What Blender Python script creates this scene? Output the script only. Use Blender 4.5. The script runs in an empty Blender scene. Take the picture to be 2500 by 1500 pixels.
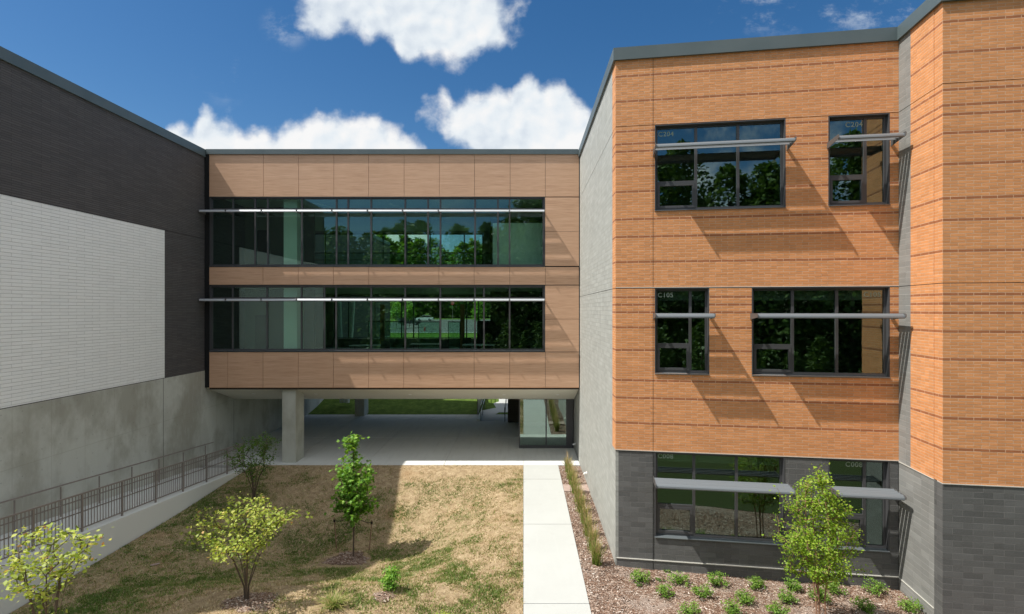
import bpy, math, random
import numpy as np
from mathutils import Vector
R = math.radians
C = bpy.context.scene.collection
F, CX, CY, H = 1300.0, 1278.0, 757.0, 6.8

# ------------------------------------------------------------------ camera
cd = bpy.data.cameras.new('camera'); cam = bpy.data.objects.new('camera', cd); C.objects.link(cam)
cam.location = (0, 0, H); cam.rotation_euler = (R(90), 0, 0)
cd.sensor_width = 36; cd.lens = 36*F/2500; cd.shift_x = -28/2500; cd.shift_y = 7/2500
cd.clip_start = .1; cd.clip_end = 3000
bpy.context.scene.camera = cam
vs = bpy.context.scene.view_settings
vs.view_transform = 'Standard'; vs.look = 'None'; vs.gamma = 1; vs.exposure = 0.30
bpy.context.scene.cycles.transparent_max_bounces = 24
bpy.context.scene.cycles.max_bounces = 10

# ------------------------------------------------------------------ sun
SD = Vector((1, .24, -1.59)).normalized()
sl = bpy.data.lights.new('sun', 'SUN'); so = bpy.data.objects.new('sun', sl); C.objects.link(so)
sl.energy = 5.0; sl.angle = R(.5); sl.color = (1, .95, .86)
so.rotation_euler = SD.to_track_quat('-Z', 'Y').to_euler()

# ------------------------------------------------------------------ node helper
class S:
    """a socket with arithmetic"""
    def __init__(s, nt, o): s.nt, s.o = nt, o
    def m(s, op, *a, clamp=False):
        n = s.nt.nodes.new('ShaderNodeMath'); n.operation = op; n.use_clamp = clamp
        for i, v in enumerate((s,)+a):
            if isinstance(v, S): s.nt.links.new(v.o, n.inputs[i])
            else: n.inputs[i].default_value = v
        return S(s.nt, n.outputs[0])
    def __add__(s, b): return s.m('ADD', b)
    def __sub__(s, b): return s.m('SUBTRACT', b)
    def __mul__(s, b): return s.m('MULTIPLY', b)
    def __truediv__(s, b): return s.m('DIVIDE', b)
    def minv(s, b): return s.m('MINIMUM', b)
    def maxv(s, b): return s.m('MAXIMUM', b)
    def clamp(s): return s.m('ADD', 0.0, clamp=True)
    def step(s, a, b):
        n = s.nt.nodes.new('ShaderNodeMapRange'); n.interpolation_type = 'SMOOTHSTEP'
        n.inputs[1].default_value = a; n.inputs[2].default_value = b
        s.nt.links.new(s.o, n.inputs[0]); return S(s.nt, n.outputs[0])
def node(nt, typ, ins=None, **kw):
    n = nt.nodes.new('ShaderNode'+typ)
    for k, v in kw.items(): setattr(n, k, v)
    for k, v in (ins or {}).items():
        sk = n.inputs[k]
        if isinstance(v, S): nt.links.new(v.o, sk)
        elif hasattr(v, 'is_output'): nt.links.new(v, sk)
        else: sk.default_value = v
    return n
def rgb(c): return (c[0], c[1], c[2], 1)
def mixc(nt, f, a, b, mode='MIX'):
    n = nt.nodes.new('ShaderNodeMix'); n.data_type = 'RGBA'; n.blend_type = mode
    for sk, v in ((n.inputs[0], f), (n.inputs[6], a), (n.inputs[7], b)):
        if isinstance(v, S): nt.links.new(v.o, sk)
        elif isinstance(v, (int, float)): sk.default_value = v
        elif isinstance(v, (tuple, list)): sk.default_value = rgb(v)
        else: nt.links.new(v, sk)
    return n.outputs[2]
def noise(nt, vec, scale, detail=4, rough=.55, off=None, sc3=None, dist=0.0):
    if off or sc3:
        mp = node(nt, 'Mapping', {'Vector': vec})
        if off: mp.inputs['Location'].default_value = off
        if sc3: mp.inputs['Scale'].default_value = sc3
        vec = mp.outputs[0]
    n = node(nt, 'TexNoise', {'Vector': vec, 'Scale': scale, 'Detail': detail, 'Roughness': rough, 'Distortion': dist})
    return S(nt, n.outputs['Fac'])
def ramp(nt, f, stops, const=False):
    n = nt.nodes.new('ShaderNodeValToRGB'); cr = n.color_ramp
    if const: cr.interpolation = 'CONSTANT'
    while len(cr.elements) < len(stops): cr.elements.new(.5)
    for e, (p, c) in zip(cr.elements, stops): e.position = p; e.color = rgb(c)
    nt.links.new(f.o if isinstance(f, S) else f, n.inputs[0]); return n.outputs[0]

# ------------------------------------------------------------------ world: sky and clouds by direction
SKY, CLD = .086, 0.50
w = bpy.data.worlds.new('World'); bpy.context.scene.world = w; w.use_nodes = True
nt = w.node_tree; nt.nodes.clear()
out = node(nt, 'OutputWorld')
sky = node(nt, 'TexSky', sky_type='NISHITA', sun_disc=False, sun_elevation=R(57.1), sun_rotation=R(256.5),
           altitude=100, air_density=1.0, dust_density=.6, ozone_density=2.6)
hs = node(nt, 'HueSaturation', {'Color': sky.outputs[0], 'Saturation': 1.32, 'Value': 1.0})
bgs = node(nt, 'Background', {'Color': hs.outputs[0], 'Strength': SKY})
tc = node(nt, 'TexCoord'); D = tc.outputs['Generated']
sx = node(nt, 'SeparateXYZ', {0: D})
dx, dy, dz = (S(nt, sx.outputs[i]) for i in range(3))
ys = dy.maxv(.05)
a0, b0 = dx/ys, dz/ys
cv = node(nt, 'CombineXYZ', {0: a0, 1: b0, 2: 0.0}).outputs[0]
def puff(v):
    vo = node(nt, 'TexVoronoi', {'Vector': v, 'Scale': 15.0, 'Smoothness': .35}, feature='SMOOTH_F1'); vo2 = node(nt, 'TexVoronoi', {'Vector': v, 'Scale': 38.0, 'Smoothness': .3}, feature='SMOOTH_F1')
    return (S(nt, vo.outputs['Distance'])*-1+.5)*.45 + (S(nt, vo2.outputs['Distance'])*-1+.5)*.30 + (noise(nt, v, 11, 8, .62)-.5)*1.0
wv = node(nt, 'TexNoise', {'Vector': cv, 'Scale': 7.0, 'Detail': 5.0, 'Roughness': .6})
wv2 = node(nt, 'VectorMath', {0: wv.outputs['Color'], 1: (.5, .5, .5)}, operation='SUBTRACT')
cw = node(nt, 'VectorMath', {0: wv2.outputs[0], 1: (.05, .05, .0), 2: cv}, operation='MULTIPLY_ADD').outputs[0]
pf = puff(cw)
n1 = noise(nt, cv, 6, 5, .6); n2 = noise(nt, cv, 6, 5, .6, off=(3.7, 1.3, 0))
a = a0 + (n1-.5)*.035
b = b0 + (n2-.5)*.035
def curve(pts):
    """pixel outline -> elevation as a function of azimuth"""
    n = nt.nodes.new('ShaderNodeFloatCurve'); c = n.mapping.curves[0]
    P = [((x-CX)/F*.5+.5, (CY-y)/F*.5+.5) for x, y in pts]
    P = [(0, P[0][1])]+P+[(1, P[-1][1])]
    while len(c.points) < len(P): c.points.new(.5, .5)
    for q, (x, y) in zip(c.points, P): q.location = (max(0, min(1, x)), max(-.0, min(1, y))); q.handle_type = 'AUTO_CLAMPED'
    n.mapping.update(); nt.links.new((a*.5+.5).clamp().o, n.inputs['Value'])
    return (S(nt, n.outputs[0])-.5)*2
topB = curve([(385, 800), (398, 310), (430, 292), (465, 300), (497, 262), (535, 285), (575, 292), (600, 312), (645, 308), (672, 322), (695, 297), (745, 285), (800, 282), (835, 270), (880, 280), (940, 292), (990, 318), (1025, 345), (1045, 380), (1056, 800)])
topC = curve([(1010, 250), (1060, 232), (1082, 213), (1112, 240), (1150, 208), (1205, 208), (1242, 224), (1262, 198), (1290, 178), (1330, 202), (1370, 202), (1402, 240), (1440, 262), (1500, 300), (1560, 360), (1600, 700)])
botC = curve([(1010, 280), (1064, 300), (1085, 335), (1130, 362), (1200, 420), (1600, 420)])
botA = curve([(690, 60), (738, 75), (770, 94), (850, 88), (910, 95), (962, 108), (985, 148), (1040, 160), (1110, 170), (1165, 150), (1190, 130), (1248, 124), (1266, 105), (1330, 90)])
al = lambda px: (px-CX)/F
dB = topB-b
dC = (topC-b).minv(b-botC).minv((a-al(1046))*.6)
dA = (b-botA).minv((a-al(722))*.6).minv((a*-1+al(1268))*.6)
dens = dB.maxv(dC).maxv(dA) + pf*.05 + (noise(nt, cv, 30, 5, .6)-.5)*.03
front = dy.step(.05, .2)
mask = dens.step(-.008, .028)
# thin wisps
wn = noise(nt, cv, 5.5, 8, .68, sc3=(1, 1.6, 1), off=(.3, .9, 0))
wband = a0.step(.3, .42)*b0.step(.50, .56) + (S(nt, node(nt, 'VectorMath', {0: cv, 1: ((700-CX)/F, (CY-60)/F, 0)}, operation='DISTANCE').outputs['Value'])*-1+.06).step(0, .06)*1.0 \
    + (S(nt, node(nt, 'VectorMath', {0: cv, 1: ((545-CX)/F, (CY-188)/F, 0)}, operation='DISTANCE').outputs['Value'])*-1+.07).step(0, .07)*.5
wisp = wn.step(.50, .72)*wband.clamp()*.6
# unseen cumulus outside the view, added to raise the fill light: thick overhead, thin low down behind the camera
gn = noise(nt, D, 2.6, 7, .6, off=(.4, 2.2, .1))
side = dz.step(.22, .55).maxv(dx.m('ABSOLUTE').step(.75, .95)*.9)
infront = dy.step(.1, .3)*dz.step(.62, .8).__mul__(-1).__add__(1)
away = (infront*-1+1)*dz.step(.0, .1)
fill_cloud = (gn + side*.20).step(.54, .64)*away
m_all = ((mask.maxv(wisp))*front).maxv(fill_cloud*.95).clamp()
cvo = node(nt, 'VectorMath', {0: cw, 1: (-.012, .016, 0)}, operation='ADD').outputs[0]
relief = (pf-puff(cvo))*1.0
thick = dens.step(.01, .16)
lowA = (dA*-1+.10).step(-.05, .10)*dA.step(-.02, .0)
big = noise(nt, cv, 5, 3, .5, off=(1.1, 5.2, 0))
lum = (relief*.75 + (big-.5)*.85 + .84 - lowA*.12 - thick*dA.step(-.02, .02)*.12).clamp()
ccol = ramp(nt, lum, [(0, (.45, .54, .67)), (.45, (.66, .74, .84)), (.75, (.86, .92, .97)), (1, (1.0, 1.0, 1.0))])
bgc = node(nt, 'Background', {'Color': ccol, 'Strength': (fill_cloud*.12+1)*(CLD*1.53)})
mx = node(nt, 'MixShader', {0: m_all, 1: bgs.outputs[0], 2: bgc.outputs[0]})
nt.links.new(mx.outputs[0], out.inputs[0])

# ------------------------------------------------------------------ materials
def mat(name, col=(.5, .5, .5), rough=.7, metal=0, spec=.4, fn=None):
    m = bpy.data.materials.new(name); m.use_nodes = True; nt = m.node_tree
    p = nt.nodes['Principled BSDF']; p.inputs['Base Color'].default_value = rgb(col)
    p.inputs['Roughness'].default_value = rough; p.inputs['Metallic'].default_value = metal
    p.inputs['Specular IOR Level'].default_value = spec
    if fn: fn(nt, p)
    return m
def bump(nt, p, h, dist=.01, strength=1.0):
    n = node(nt, 'Bump', {'Height': h, 'Distance': dist, 'Strength': strength}); nt.links.new(n.outputs[0], p.inputs['Normal'])
def uvs(nt): return node(nt, 'UVMap').outputs[0]
def obc(nt): return node(nt, 'TexCoord').outputs['Object']
def bricks(bw, rh, mort, c1, c2, cm, bands=None, bandc=None, stain=.12, bd=.011, speck=0, off=.5, var=1.0):
    def fn(nt, p):
        uv = uvs(nt)
        bt = node(nt, 'TexBrick', {'Vector': uv, 'Color1': rgb(c1), 'Color2': rgb(c2), 'Mortar': rgb(cm), 'Scale': 1.0, 'Mortar Size': mort,
                                   'Mortar Smooth': .1, 'Bias': 0.0, 'Brick Width': bw, 'Row Height': rh}, offset=off)
        c = bt.outputs['Color']
        if bands:
            sep = node(nt, 'SeparateXYZ', {0: uv}); v = S(nt, sep.outputs[1])
            f = None; row = (v/rh).m('FLOOR')
            for z in [z for grp in bands for z in grp]:
                g = row.m('COMPARE', float(round(z/rh)), .4); f = g if f is None else f.maxv(g)
            f = f*(S(nt, bt.outputs['Fac'])*-1+1)
            c = mixc(nt, f*.92, c, bandc)
        n = noise(nt, uv, 1.3, 5, .6); c = mixc(nt, n.step(.3, .7)*stain, c, (c1[0]*.55, c1[1]*.55, c1[2]*.55))
        # every brick its own strength of colour
        wn = node(nt, 'TexWhiteNoise', {}, noise_dimensions='2D')
        sn = node(nt, 'VectorMath', {0: uv, 1: (bw*.5, rh, 1)}, operation='SNAP'); nt.links.new(sn.outputs[0], wn.inputs['Vector'])
        k = S(nt, wn.outputs['Value'])*(.17*var)+(1-.085*var)
        c = mixc(nt, 1.0, c, node(nt, 'CombineColor', {0: k, 1: k, 2: k}).outputs[0], 'MULTIPLY')
        crs = noise(nt, uv, 1.0, 3, .5, sc3=(.9, 13, 1)).step(.3, .7); c = mixc(nt, crs*(.22*var), c, (c1[0]*.6, c1[1]*.56, c1[2]*.5))
        stk = noise(nt, uv, 1.0, 4, .6, sc3=(4.5, .22, 1)).step(.5, .8); c = mixc(nt, stk*(.16*var), c, (c1[0]*.5, c1[1]*.5, c1[2]*.5))
        if speck:
            s = noise(nt, uv, 90, 2, .7).step(.52, .75)*speck; c = mixc(nt, s, c, (.5, .5, .5))
        nt.links.new(c, p.inputs['Base Color'])
        hgt = S(nt, bt.outputs['Fac'])*-1 + noise(nt, uv, 60, 3, .6)*.35 + S(nt, wn.outputs['Value'])*.45
        bump(nt, p, hgt, bd)
    return fn
def zc(y): return H+(CY-y)*14.4/F
B1 = [zc(y) for y in (191.4, 255, 325.4, 357, 376, 412.5, 470)]
B2 = [zc(y) for y in (539.4, 582.4, 644, 728, 747, 765, 803.6, 859, 928, 972, 1033.6)]
M = {}
ORG = ((.71, .315, .130), (.66, .285, .112), (.70, .46, .31))
M['orange'] = mat('orange_brick', rough=.8, spec=.3, fn=bricks(.305, .0677, .007, *ORG, bands=(B1, B2), bandc=(.33, .115, .05), stain=.08))
M['dark_brick'] = mat('dark_brick', rough=.75, fn=bricks(.61, .0677, .006, (.105, .10, .103), (.085, .082, .086), (.045, .045, .047), stain=.1))
M['pale_brick'] = mat('pale_brick', rough=.75, fn=bricks(.61, .102, .004, (.88, .90, .905), (.86, .885, .89), (.60, .62, .63), stain=.04, var=.25))
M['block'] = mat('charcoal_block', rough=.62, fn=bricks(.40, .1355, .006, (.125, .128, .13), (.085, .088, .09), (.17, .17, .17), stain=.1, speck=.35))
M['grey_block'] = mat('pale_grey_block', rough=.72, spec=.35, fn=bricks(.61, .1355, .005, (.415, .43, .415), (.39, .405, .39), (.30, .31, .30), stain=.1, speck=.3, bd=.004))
M['mid_block'] = mat('mid_grey_block', rough=.7, fn=bricks(.61, .1355, .006, (.26, .265, .26), (.22, .225, .22), (.36, .36, .35), stain=.1, speck=.35))
def f_clad(nt, p):
    uv = uvs(nt)
    s = noise(nt, uv, 1.0, 5, .65, sc3=(1.3, 55, 1)); s2 = noise(nt, uv, 1.0, 3, .5, sc3=(.35, 9, 1)); pn = noise(nt, uv, 1.0, 0, 0, sc3=(.63, .3, 1))
    c = ramp(nt, s*.75+s2*.25, [(.3, (.37, .215, .14)), (.45, (.56, .345, .225)), (.6, (.66, .43, .295)), (.72, (.73, .51, .38))])
    c = mixc(nt, pn.step(.3, .7)*.12, c, (.40, .25, .17))
    nt.links.new(c, p.inputs['Base Color']); bump(nt, p, s, .0015)
M['clad'] = mat('wood_look_cladding', rough=.55, spec=.35, fn=f_clad)
def f_conc(base, dark, stain=.6, joints=True):
    def fn(nt, p):
        uv = uvs(nt)
        n1 = noise(nt, uv, .55, 6, .62, sc3=(1, .6, 1)); n2 = noise(nt, uv, 3.0, 6, .65, sc3=(2.2, .5, 1)); n3 = noise(nt, uv, 45, 3, .6)
        pt = noise(nt, uv, 1.0, 4, .6, sc3=(.42, .30, 1), off=(5, 2, 0)); c = mixc(nt, n1.step(.42, .60)*stain, base, dark); c = mixc(nt, pt.step(.50, .56)*.38*stain, c, tuple(x*.9 for x in dark))
        c = mixc(nt, n2.step(.5, .75)*.35*stain, c, tuple(x*1.25 for x in base))
        c = mixc(nt, n3.step(.45, .8)*.2, c, tuple(x*.7 for x in base))
        if joints:
            bt = node(nt, 'TexBrick', {'Vector': uv, 'Scale': 1.0, 'Mortar Size': .012, 'Mortar Smooth': .6, 'Brick Width': 1.22, 'Row Height': 2.44, 'Color1': (1, 1, 1, 1), 'Color2': (1, 1, 1, 1), 'Mortar': (0, 0, 0, 1)}, offset=0)
            c = mixc(nt, S(nt, bt.outputs['Fac'])*.35, c, dark)
            # tie holes
            sc = node(nt, 'VectorMath', {0: uv, 1: (.61, .61, 1)}, operation='MODULO')
            dd = S(nt, node(nt, 'VectorMath', {0: sc.outputs[0], 1: (.3, .3, 0)}, operation='DISTANCE').outputs['Value'])
            c = mixc(nt, (dd*-1+.022).step(0, .006)*.45, c, tuple(x*.4 for x in base))
        nt.links.new(c, p.inputs['Base Color']); bump(nt, p, n2+n3*.3, .004)
    return fn
M['concrete'] = mat('cast_concrete', rough=.85, fn=f_conc((.52, .54, .50), (.27, .26, .21)))
M['concrete_col'] = mat('column_concrete', rough=.85, fn=f_conc((.50, .52, .47), (.27, .26, .21), .55, False))
M['curb'] = mat('curb_concrete', rough=.85, fn=f_conc((.74, .76, .74), (.55, .55, .51), .45, False))
def f_pave(nt, p):
    o = obc(nt)
    n1 = noise(nt, o, .5, 6, .6); n2 = noise(nt, o, 6, 5, .6, sc3=(1, .15, 1)); n3 = noise(nt, o, 70, 2, .6)
    c = mixc(nt, n1.step(.35, .7)*.35, (.45, .465, .455), (.38, .385, .375)); c = mixc(nt, n2.step(.5, .8)*.25, c, (.50, .51, .50))
    c = mixc(nt, n3.step(.5, .8)*.12, c, (.42, .42, .40))
    st = noise(nt, o, 1.6, 6, .7, off=(4, 1, 0)).step(.58, .72)*.22; c = mixc(nt, st, c, (.33, .32, .29))
    nt.links.new(c, p.inputs['Base Color']); bump(nt, p, n3, .002)
M['paving'] = mat('broom_concrete', rough=.9, spec=.2, fn=f_pave)
def f_plaza(nt, p):
    o = obc(nt)
    n1 = noise(nt, o, .5, 6, .6); n2 = noise(nt, o, 5, 6, .65, sc3=(1, .10, 1)); n3 = noise(nt, o, 70, 2, .6)
    c = mixc(nt, n1.step(.35, .7)*.3, (.62, .635, .62), (.52, .525, .505)); c = mixc(nt, n2.step(.48, .75)*.38, c, (.44, .445, .43))
    st = noise(nt, o, 1.3, 6, .7, off=(4, 1, 0)).step(.58, .72)*.22; c = mixc(nt, st, c, (.38, .37, .33))
    nt.links.new(c, p.inputs['Base Color']); bump(nt, p, n3, .002)
M['plaza'] = mat('plaza_concrete', rough=.9, spec=.2, fn=f_plaza)
M['joint'] = mat('dark_joint', (.02, .02, .02), .9)
M['trim'] = mat('dark_reveal_trim', (.008, .009, .010), .6)
def f_cop(nt, p):
    n = noise(nt, obc(nt), 1.2, 3, .5); c = mixc(nt, n.step(.3, .7), (.085, .115, .125), (.10, .13, .14)); nt.links.new(c, p.inputs['Base Color'])
M['coping'] = mat('blue_grey_coping', rough=.42, spec=.5, fn=f_cop)
M['frame'] = mat('window_frame_metal', (.075, .077, .084), .42, .15, .5)
M['shade'] = mat('sunshade_aluminium', (.50, .53, .57), .38, .2, .5)
M['shade_d'] = mat('grey_sunshade_metal', (.155, .175, .195), .42, .15, .5)
M['bracket'] = mat('bracket_metal', (.12, .115, .115), .5, .3)
M['rail'] = mat('rail_metal', (.27, .235, .215), .45, .25)
M['int_olive'] = mat('interior_olive_wall', (.13, .14, .11), .9)
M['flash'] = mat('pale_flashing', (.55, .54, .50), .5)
M['sill'] = mat('sill_metal', (.20, .23, .25), .35, .5)
M['soffit'] = mat('soffit_plaster', (.66, .65, .57), .8)
M['roof'] = mat('roof_membrane', (.3, .3, .3), .9)
M['int_wall'] = mat('interior_wall', (.42, .42, .36), .9)
M['int_dark'] = mat('interior_dark', (.06, .06, .06), .9)
M['int_floor'] = mat('interior_floor', (.34, .35, .34), .5)
M['int_ceil'] = mat('interior_ceiling', (.7, .71, .69), .9)
M['int_col'] = mat('interior_column', (.74, .78, .74), .7)
M['black'] = mat('black_plastic', (.015, .015, .016), .5)
M['white'] = mat('white_paint', (.78, .79, .78), .5)
M['red'] = mat('red_paint', (.45, .03, .02), .5)
M['letter'] = mat('frosted_lettering', (.30, .38, .32), .6)
def f_wood(nt, p):
    n = noise(nt, obc(nt), 3, 4, .6, sc3=(6, 6, .5)); nt.links.new(ramp(nt, n, [(.3, (.22, .10, .035)), (.7, (.36, .19, .08))]), p.inputs['Base Color'])
M['wood'] = mat('stained_wood', rough=.55, fn=f_wood)
def f_siding(nt, p):
    uv = uvs(nt); sep = node(nt, 'SeparateXYZ', {0: uv}); v = S(nt, sep.outputs[1])
    g = (v*6.5).m('FRACT').step(.0, .12); c = mixc(nt, g, (.01, .01, .01), (.085, .07, .055)); nt.links.new(c, p.inputs['Base Color']); bump(nt, p, g, .01)
M['siding'] = mat('dark_siding', rough=.6, fn=f_siding)
def f_stake(nt, p):
    n = noise(nt, obc(nt), 8, 4, .6); nt.links.new(ramp(nt, n, [(.3, (.20, .12, .075)), (.7, (.32, .21, .14))]), p.inputs['Base Color'])
M['stake'] = mat('stake_wood', rough=.8, fn=f_stake)
def glass(name, tint, base=.10, gl=(.93, .97, 1)):
    m = bpy.data.materials.new(name); m.use_nodes = True; nt = m.node_tree; nt.nodes.clear()
    o = node(nt, 'OutputMaterial'); t = node(nt, 'BsdfTransparent', {'Color': rgb(tint)})
    nz = noise(nt, obc(nt), .9, 2, .4); bp = node(nt, 'Bump', {'Height': nz, 'Distance': .004, 'Strength': .6})
    g = node(nt, 'BsdfGlossy', {'Color': rgb(gl), 'Roughness': 0.0, 'Normal': bp.outputs[0]})
    lw = S(nt, node(nt, 'LayerWeight', {'Blend': .5}).outputs['Facing'])
    f = lw.m('POWER', 4.0)*(1-base)+base
    x = node(nt, 'MixShader', {0: f, 1: t.outputs[0], 2: g.outputs[0]}); nt.links.new(x.outputs[0], o.inputs[0]); return m
M['glass_b'] = glass('green_tinted_glass', (.74, .88, .82), .105, (.78, .95, .93))
M['glass_r'] = glass('dark_tinted_glass', (.58, .70, .65), .165, (.80, .95, .93))
M['glass_e'] = glass('entry_glass', (.30, .42, .38), .30, (.70, .88, .82))
M['glass_i'] = glass('clear_guard_glass', (.80, .88, .85), .04)
# ground materials
def f_lawn(nt, p):
    o = obc(nt); at = node(nt, 'Attribute', attribute_name='green'); gr = S(nt, at.outputs['Fac'])
    a = noise(nt, o, .7, 6, .62); b = noise(nt, o, 4.5, 6, .7); c3 = noise(nt, o, 38, 4, .7); d = noise(nt, o, .45, 4, .6, off=(7, 3, 0)); e = noise(nt, o, 11, 4, .65, sc3=(1, .45, 1))
    c = ramp(nt, b*.5+c3*.5, [(.34, (.16, .11, .062)), (.45, (.33, .245, .148)), (.54, (.44, .335, .21)), (.64, (.62, .51, .34))])
    gm = ((a*.55+b*.45-.5)*1.4+gr-.28+(e-.5)*1.5).step(.0, .4)
    c = mixc(nt, gm*.40, c, ramp(nt, c3, [(.3, (.055, .085, .018)), (.6, (.14, .17, .05)), (.8, (.26, .27, .09))]))
    c = mixc(nt, d.step(.56, .70)*.30, c, (.34, .18, .08))
    dk = noise(nt, o, 9, 5, .7, off=(2, 8, 0), sc3=(1, .5, 1)).step(.55, .72)
    c = mixc(nt, dk*.30, c, (.12, .085, .055))
    nt.links.new(c, p.inputs['Base Color']); bump(nt, p, c3*.6+b, .06)
M['lawn'] = mat('dry_lawn', rough=.95, spec=.1, fn=f_lawn)
def f_mulch(nt, p):
    o = obc(nt)
    a = noise(nt, o, .8, 5, .6); vo = node(nt, 'TexVoronoi', {'Vector': o, 'Scale': 34.0}); sp = S(nt, node(nt, 'SeparateColor', {0: vo.outputs['Color']}).outputs[0])
    c = ramp(nt, sp, [(.0, (.10, .055, .035)), (.35, (.19, .115, .08)), (.7, (.30, .20, .15)), (.93, (.50, .42, .36))])
    c = mixc(nt, a.step(.46, .66)*.55, c, (.42, .36, .32))
    nt.links.new(c, p.inputs['Base Color']); bump(nt, p, S(nt, vo.outputs['Distance']), .03)
M['mulch'] = mat('bark_mulch', rough=.95, spec=.15, fn=f_mulch)
def f_attr(stops, rough=.8, trans=0.0, spec=.25):
    def fn(nt, p):
        at = node(nt, 'Attribute', attribute_name='tint'); c = ramp(nt, at.outputs['Fac'], stops)
        nt.links.new(c, p.inputs['Base Color'])
        if trans:
            tr = node(nt, 'BsdfTranslucent', {'Color': c}); hv = node(nt, 'HueSaturation', {'Color': c, 'Hue': .485, 'Saturation': 1.1, 'Value': 1.25}); nt.links.new(hv.outputs[0], tr.inputs['Color'])
            x = node(nt, 'MixShader', {0: trans, 1: p.outputs[0], 2: tr.outputs[0]}); nt.links.new(x.outputs[0], nt.nodes['Material Output'].inputs[0])
    return fn
def leafmat(name, stops, tr=.4): return mat(name, rough=.5, spec=.35, fn=f_attr(stops, trans=tr))
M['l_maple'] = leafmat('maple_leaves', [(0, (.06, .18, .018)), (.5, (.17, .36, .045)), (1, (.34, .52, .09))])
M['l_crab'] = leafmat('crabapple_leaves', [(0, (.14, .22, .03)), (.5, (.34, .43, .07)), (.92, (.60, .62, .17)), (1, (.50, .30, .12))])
M['l_crab_shade'] = leafmat('shaded_crabapple_leaves', [(0, (.05, .13, .02)), (.6, (.11, .22, .035)), (1, (.25, .33, .07))])  # darker copy of the crabapple leaves, shade painted into the green
M['l_birch'] = leafmat('birch_leaves', [(0, (.09, .19, .015)), (.5, (.22, .36, .03)), (1, (.40, .52, .07))])
M['l_shrub'] = leafmat('shrub_leaves', [(0, (.07, .17, .02)), (.5, (.17, .32, .045)), (1, (.32, .46, .09))])
M['l_pine'] = leafmat('woodland_leaves', [(0, (.03, .07, .015)), (.5, (.075, .15, .03)), (1, (.16, .26, .06))], .25)
M['l_far'] = leafmat('far_woodland_leaves', [(0, (.03, .08, .012)), (.5, (.09, .18, .022)), (1, (.20, .31, .05))], .3)
M['reed'] = leafmat('reed_grass', [(0, (.11, .20, .03)), (.5, (.27, .33, .08)), (.7, (.42, .33, .15)), (1, (.58, .44, .24))], .3)
M['blades'] = leafmat('lawn_blades', [(0, (.09, .16, .025)), (.35, (.20, .25, .06)), (.55, (.46, .36, .20)), (1, (.66, .55, .36))], .2)
M['chips'] = mat('bark_chips', rough=.9, spec=.2, fn=f_attr([(0, (.08, .045, .03)), (.4, (.24, .155, .115)), (.7, (.42, .33, .27)), (1, (.68, .62, .57))]))
M['bark'] = mat('bark', (.10, .075, .055), .9)
M['bark_b'] = mat('birch_bark', (.30, .17, .11), .8)
M['asphalt'] = mat('asphalt', (.10, .10, .105), .9)
def f_grass(nt, p):
    o = obc(nt); a = noise(nt, o, 2.5, 6, .7); nt.links.new(ramp(nt, a, [(.3, (.05, .09, .015)), (.55, (.10, .16, .03)), (.75, (.17, .24, .05))]), p.inputs['Base Color']); bump(nt, p, a, .1)
M['grass'] = mat('green_grass', rough=.95, spec=.1, fn=f_grass)
M['shaded_grass'] = mat('shaded_dark_grass', (.045, .06, .022), .95, 0, .1)  # darkened copy of the grass, lawn shade painted into its colour
def f_paver(nt, p):
    o = obc(nt); a = noise(nt, o, 6, 6, .7); nt.links.new(ramp(nt, a, [(.3, (.30, .22, .19)), (.7, (.44, .34, .30))]), p.inputs['Base Color']); bump(nt, p, a, .01)
M['paver'] = mat('pink_paver', rough=.9, fn=f_paver)

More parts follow.
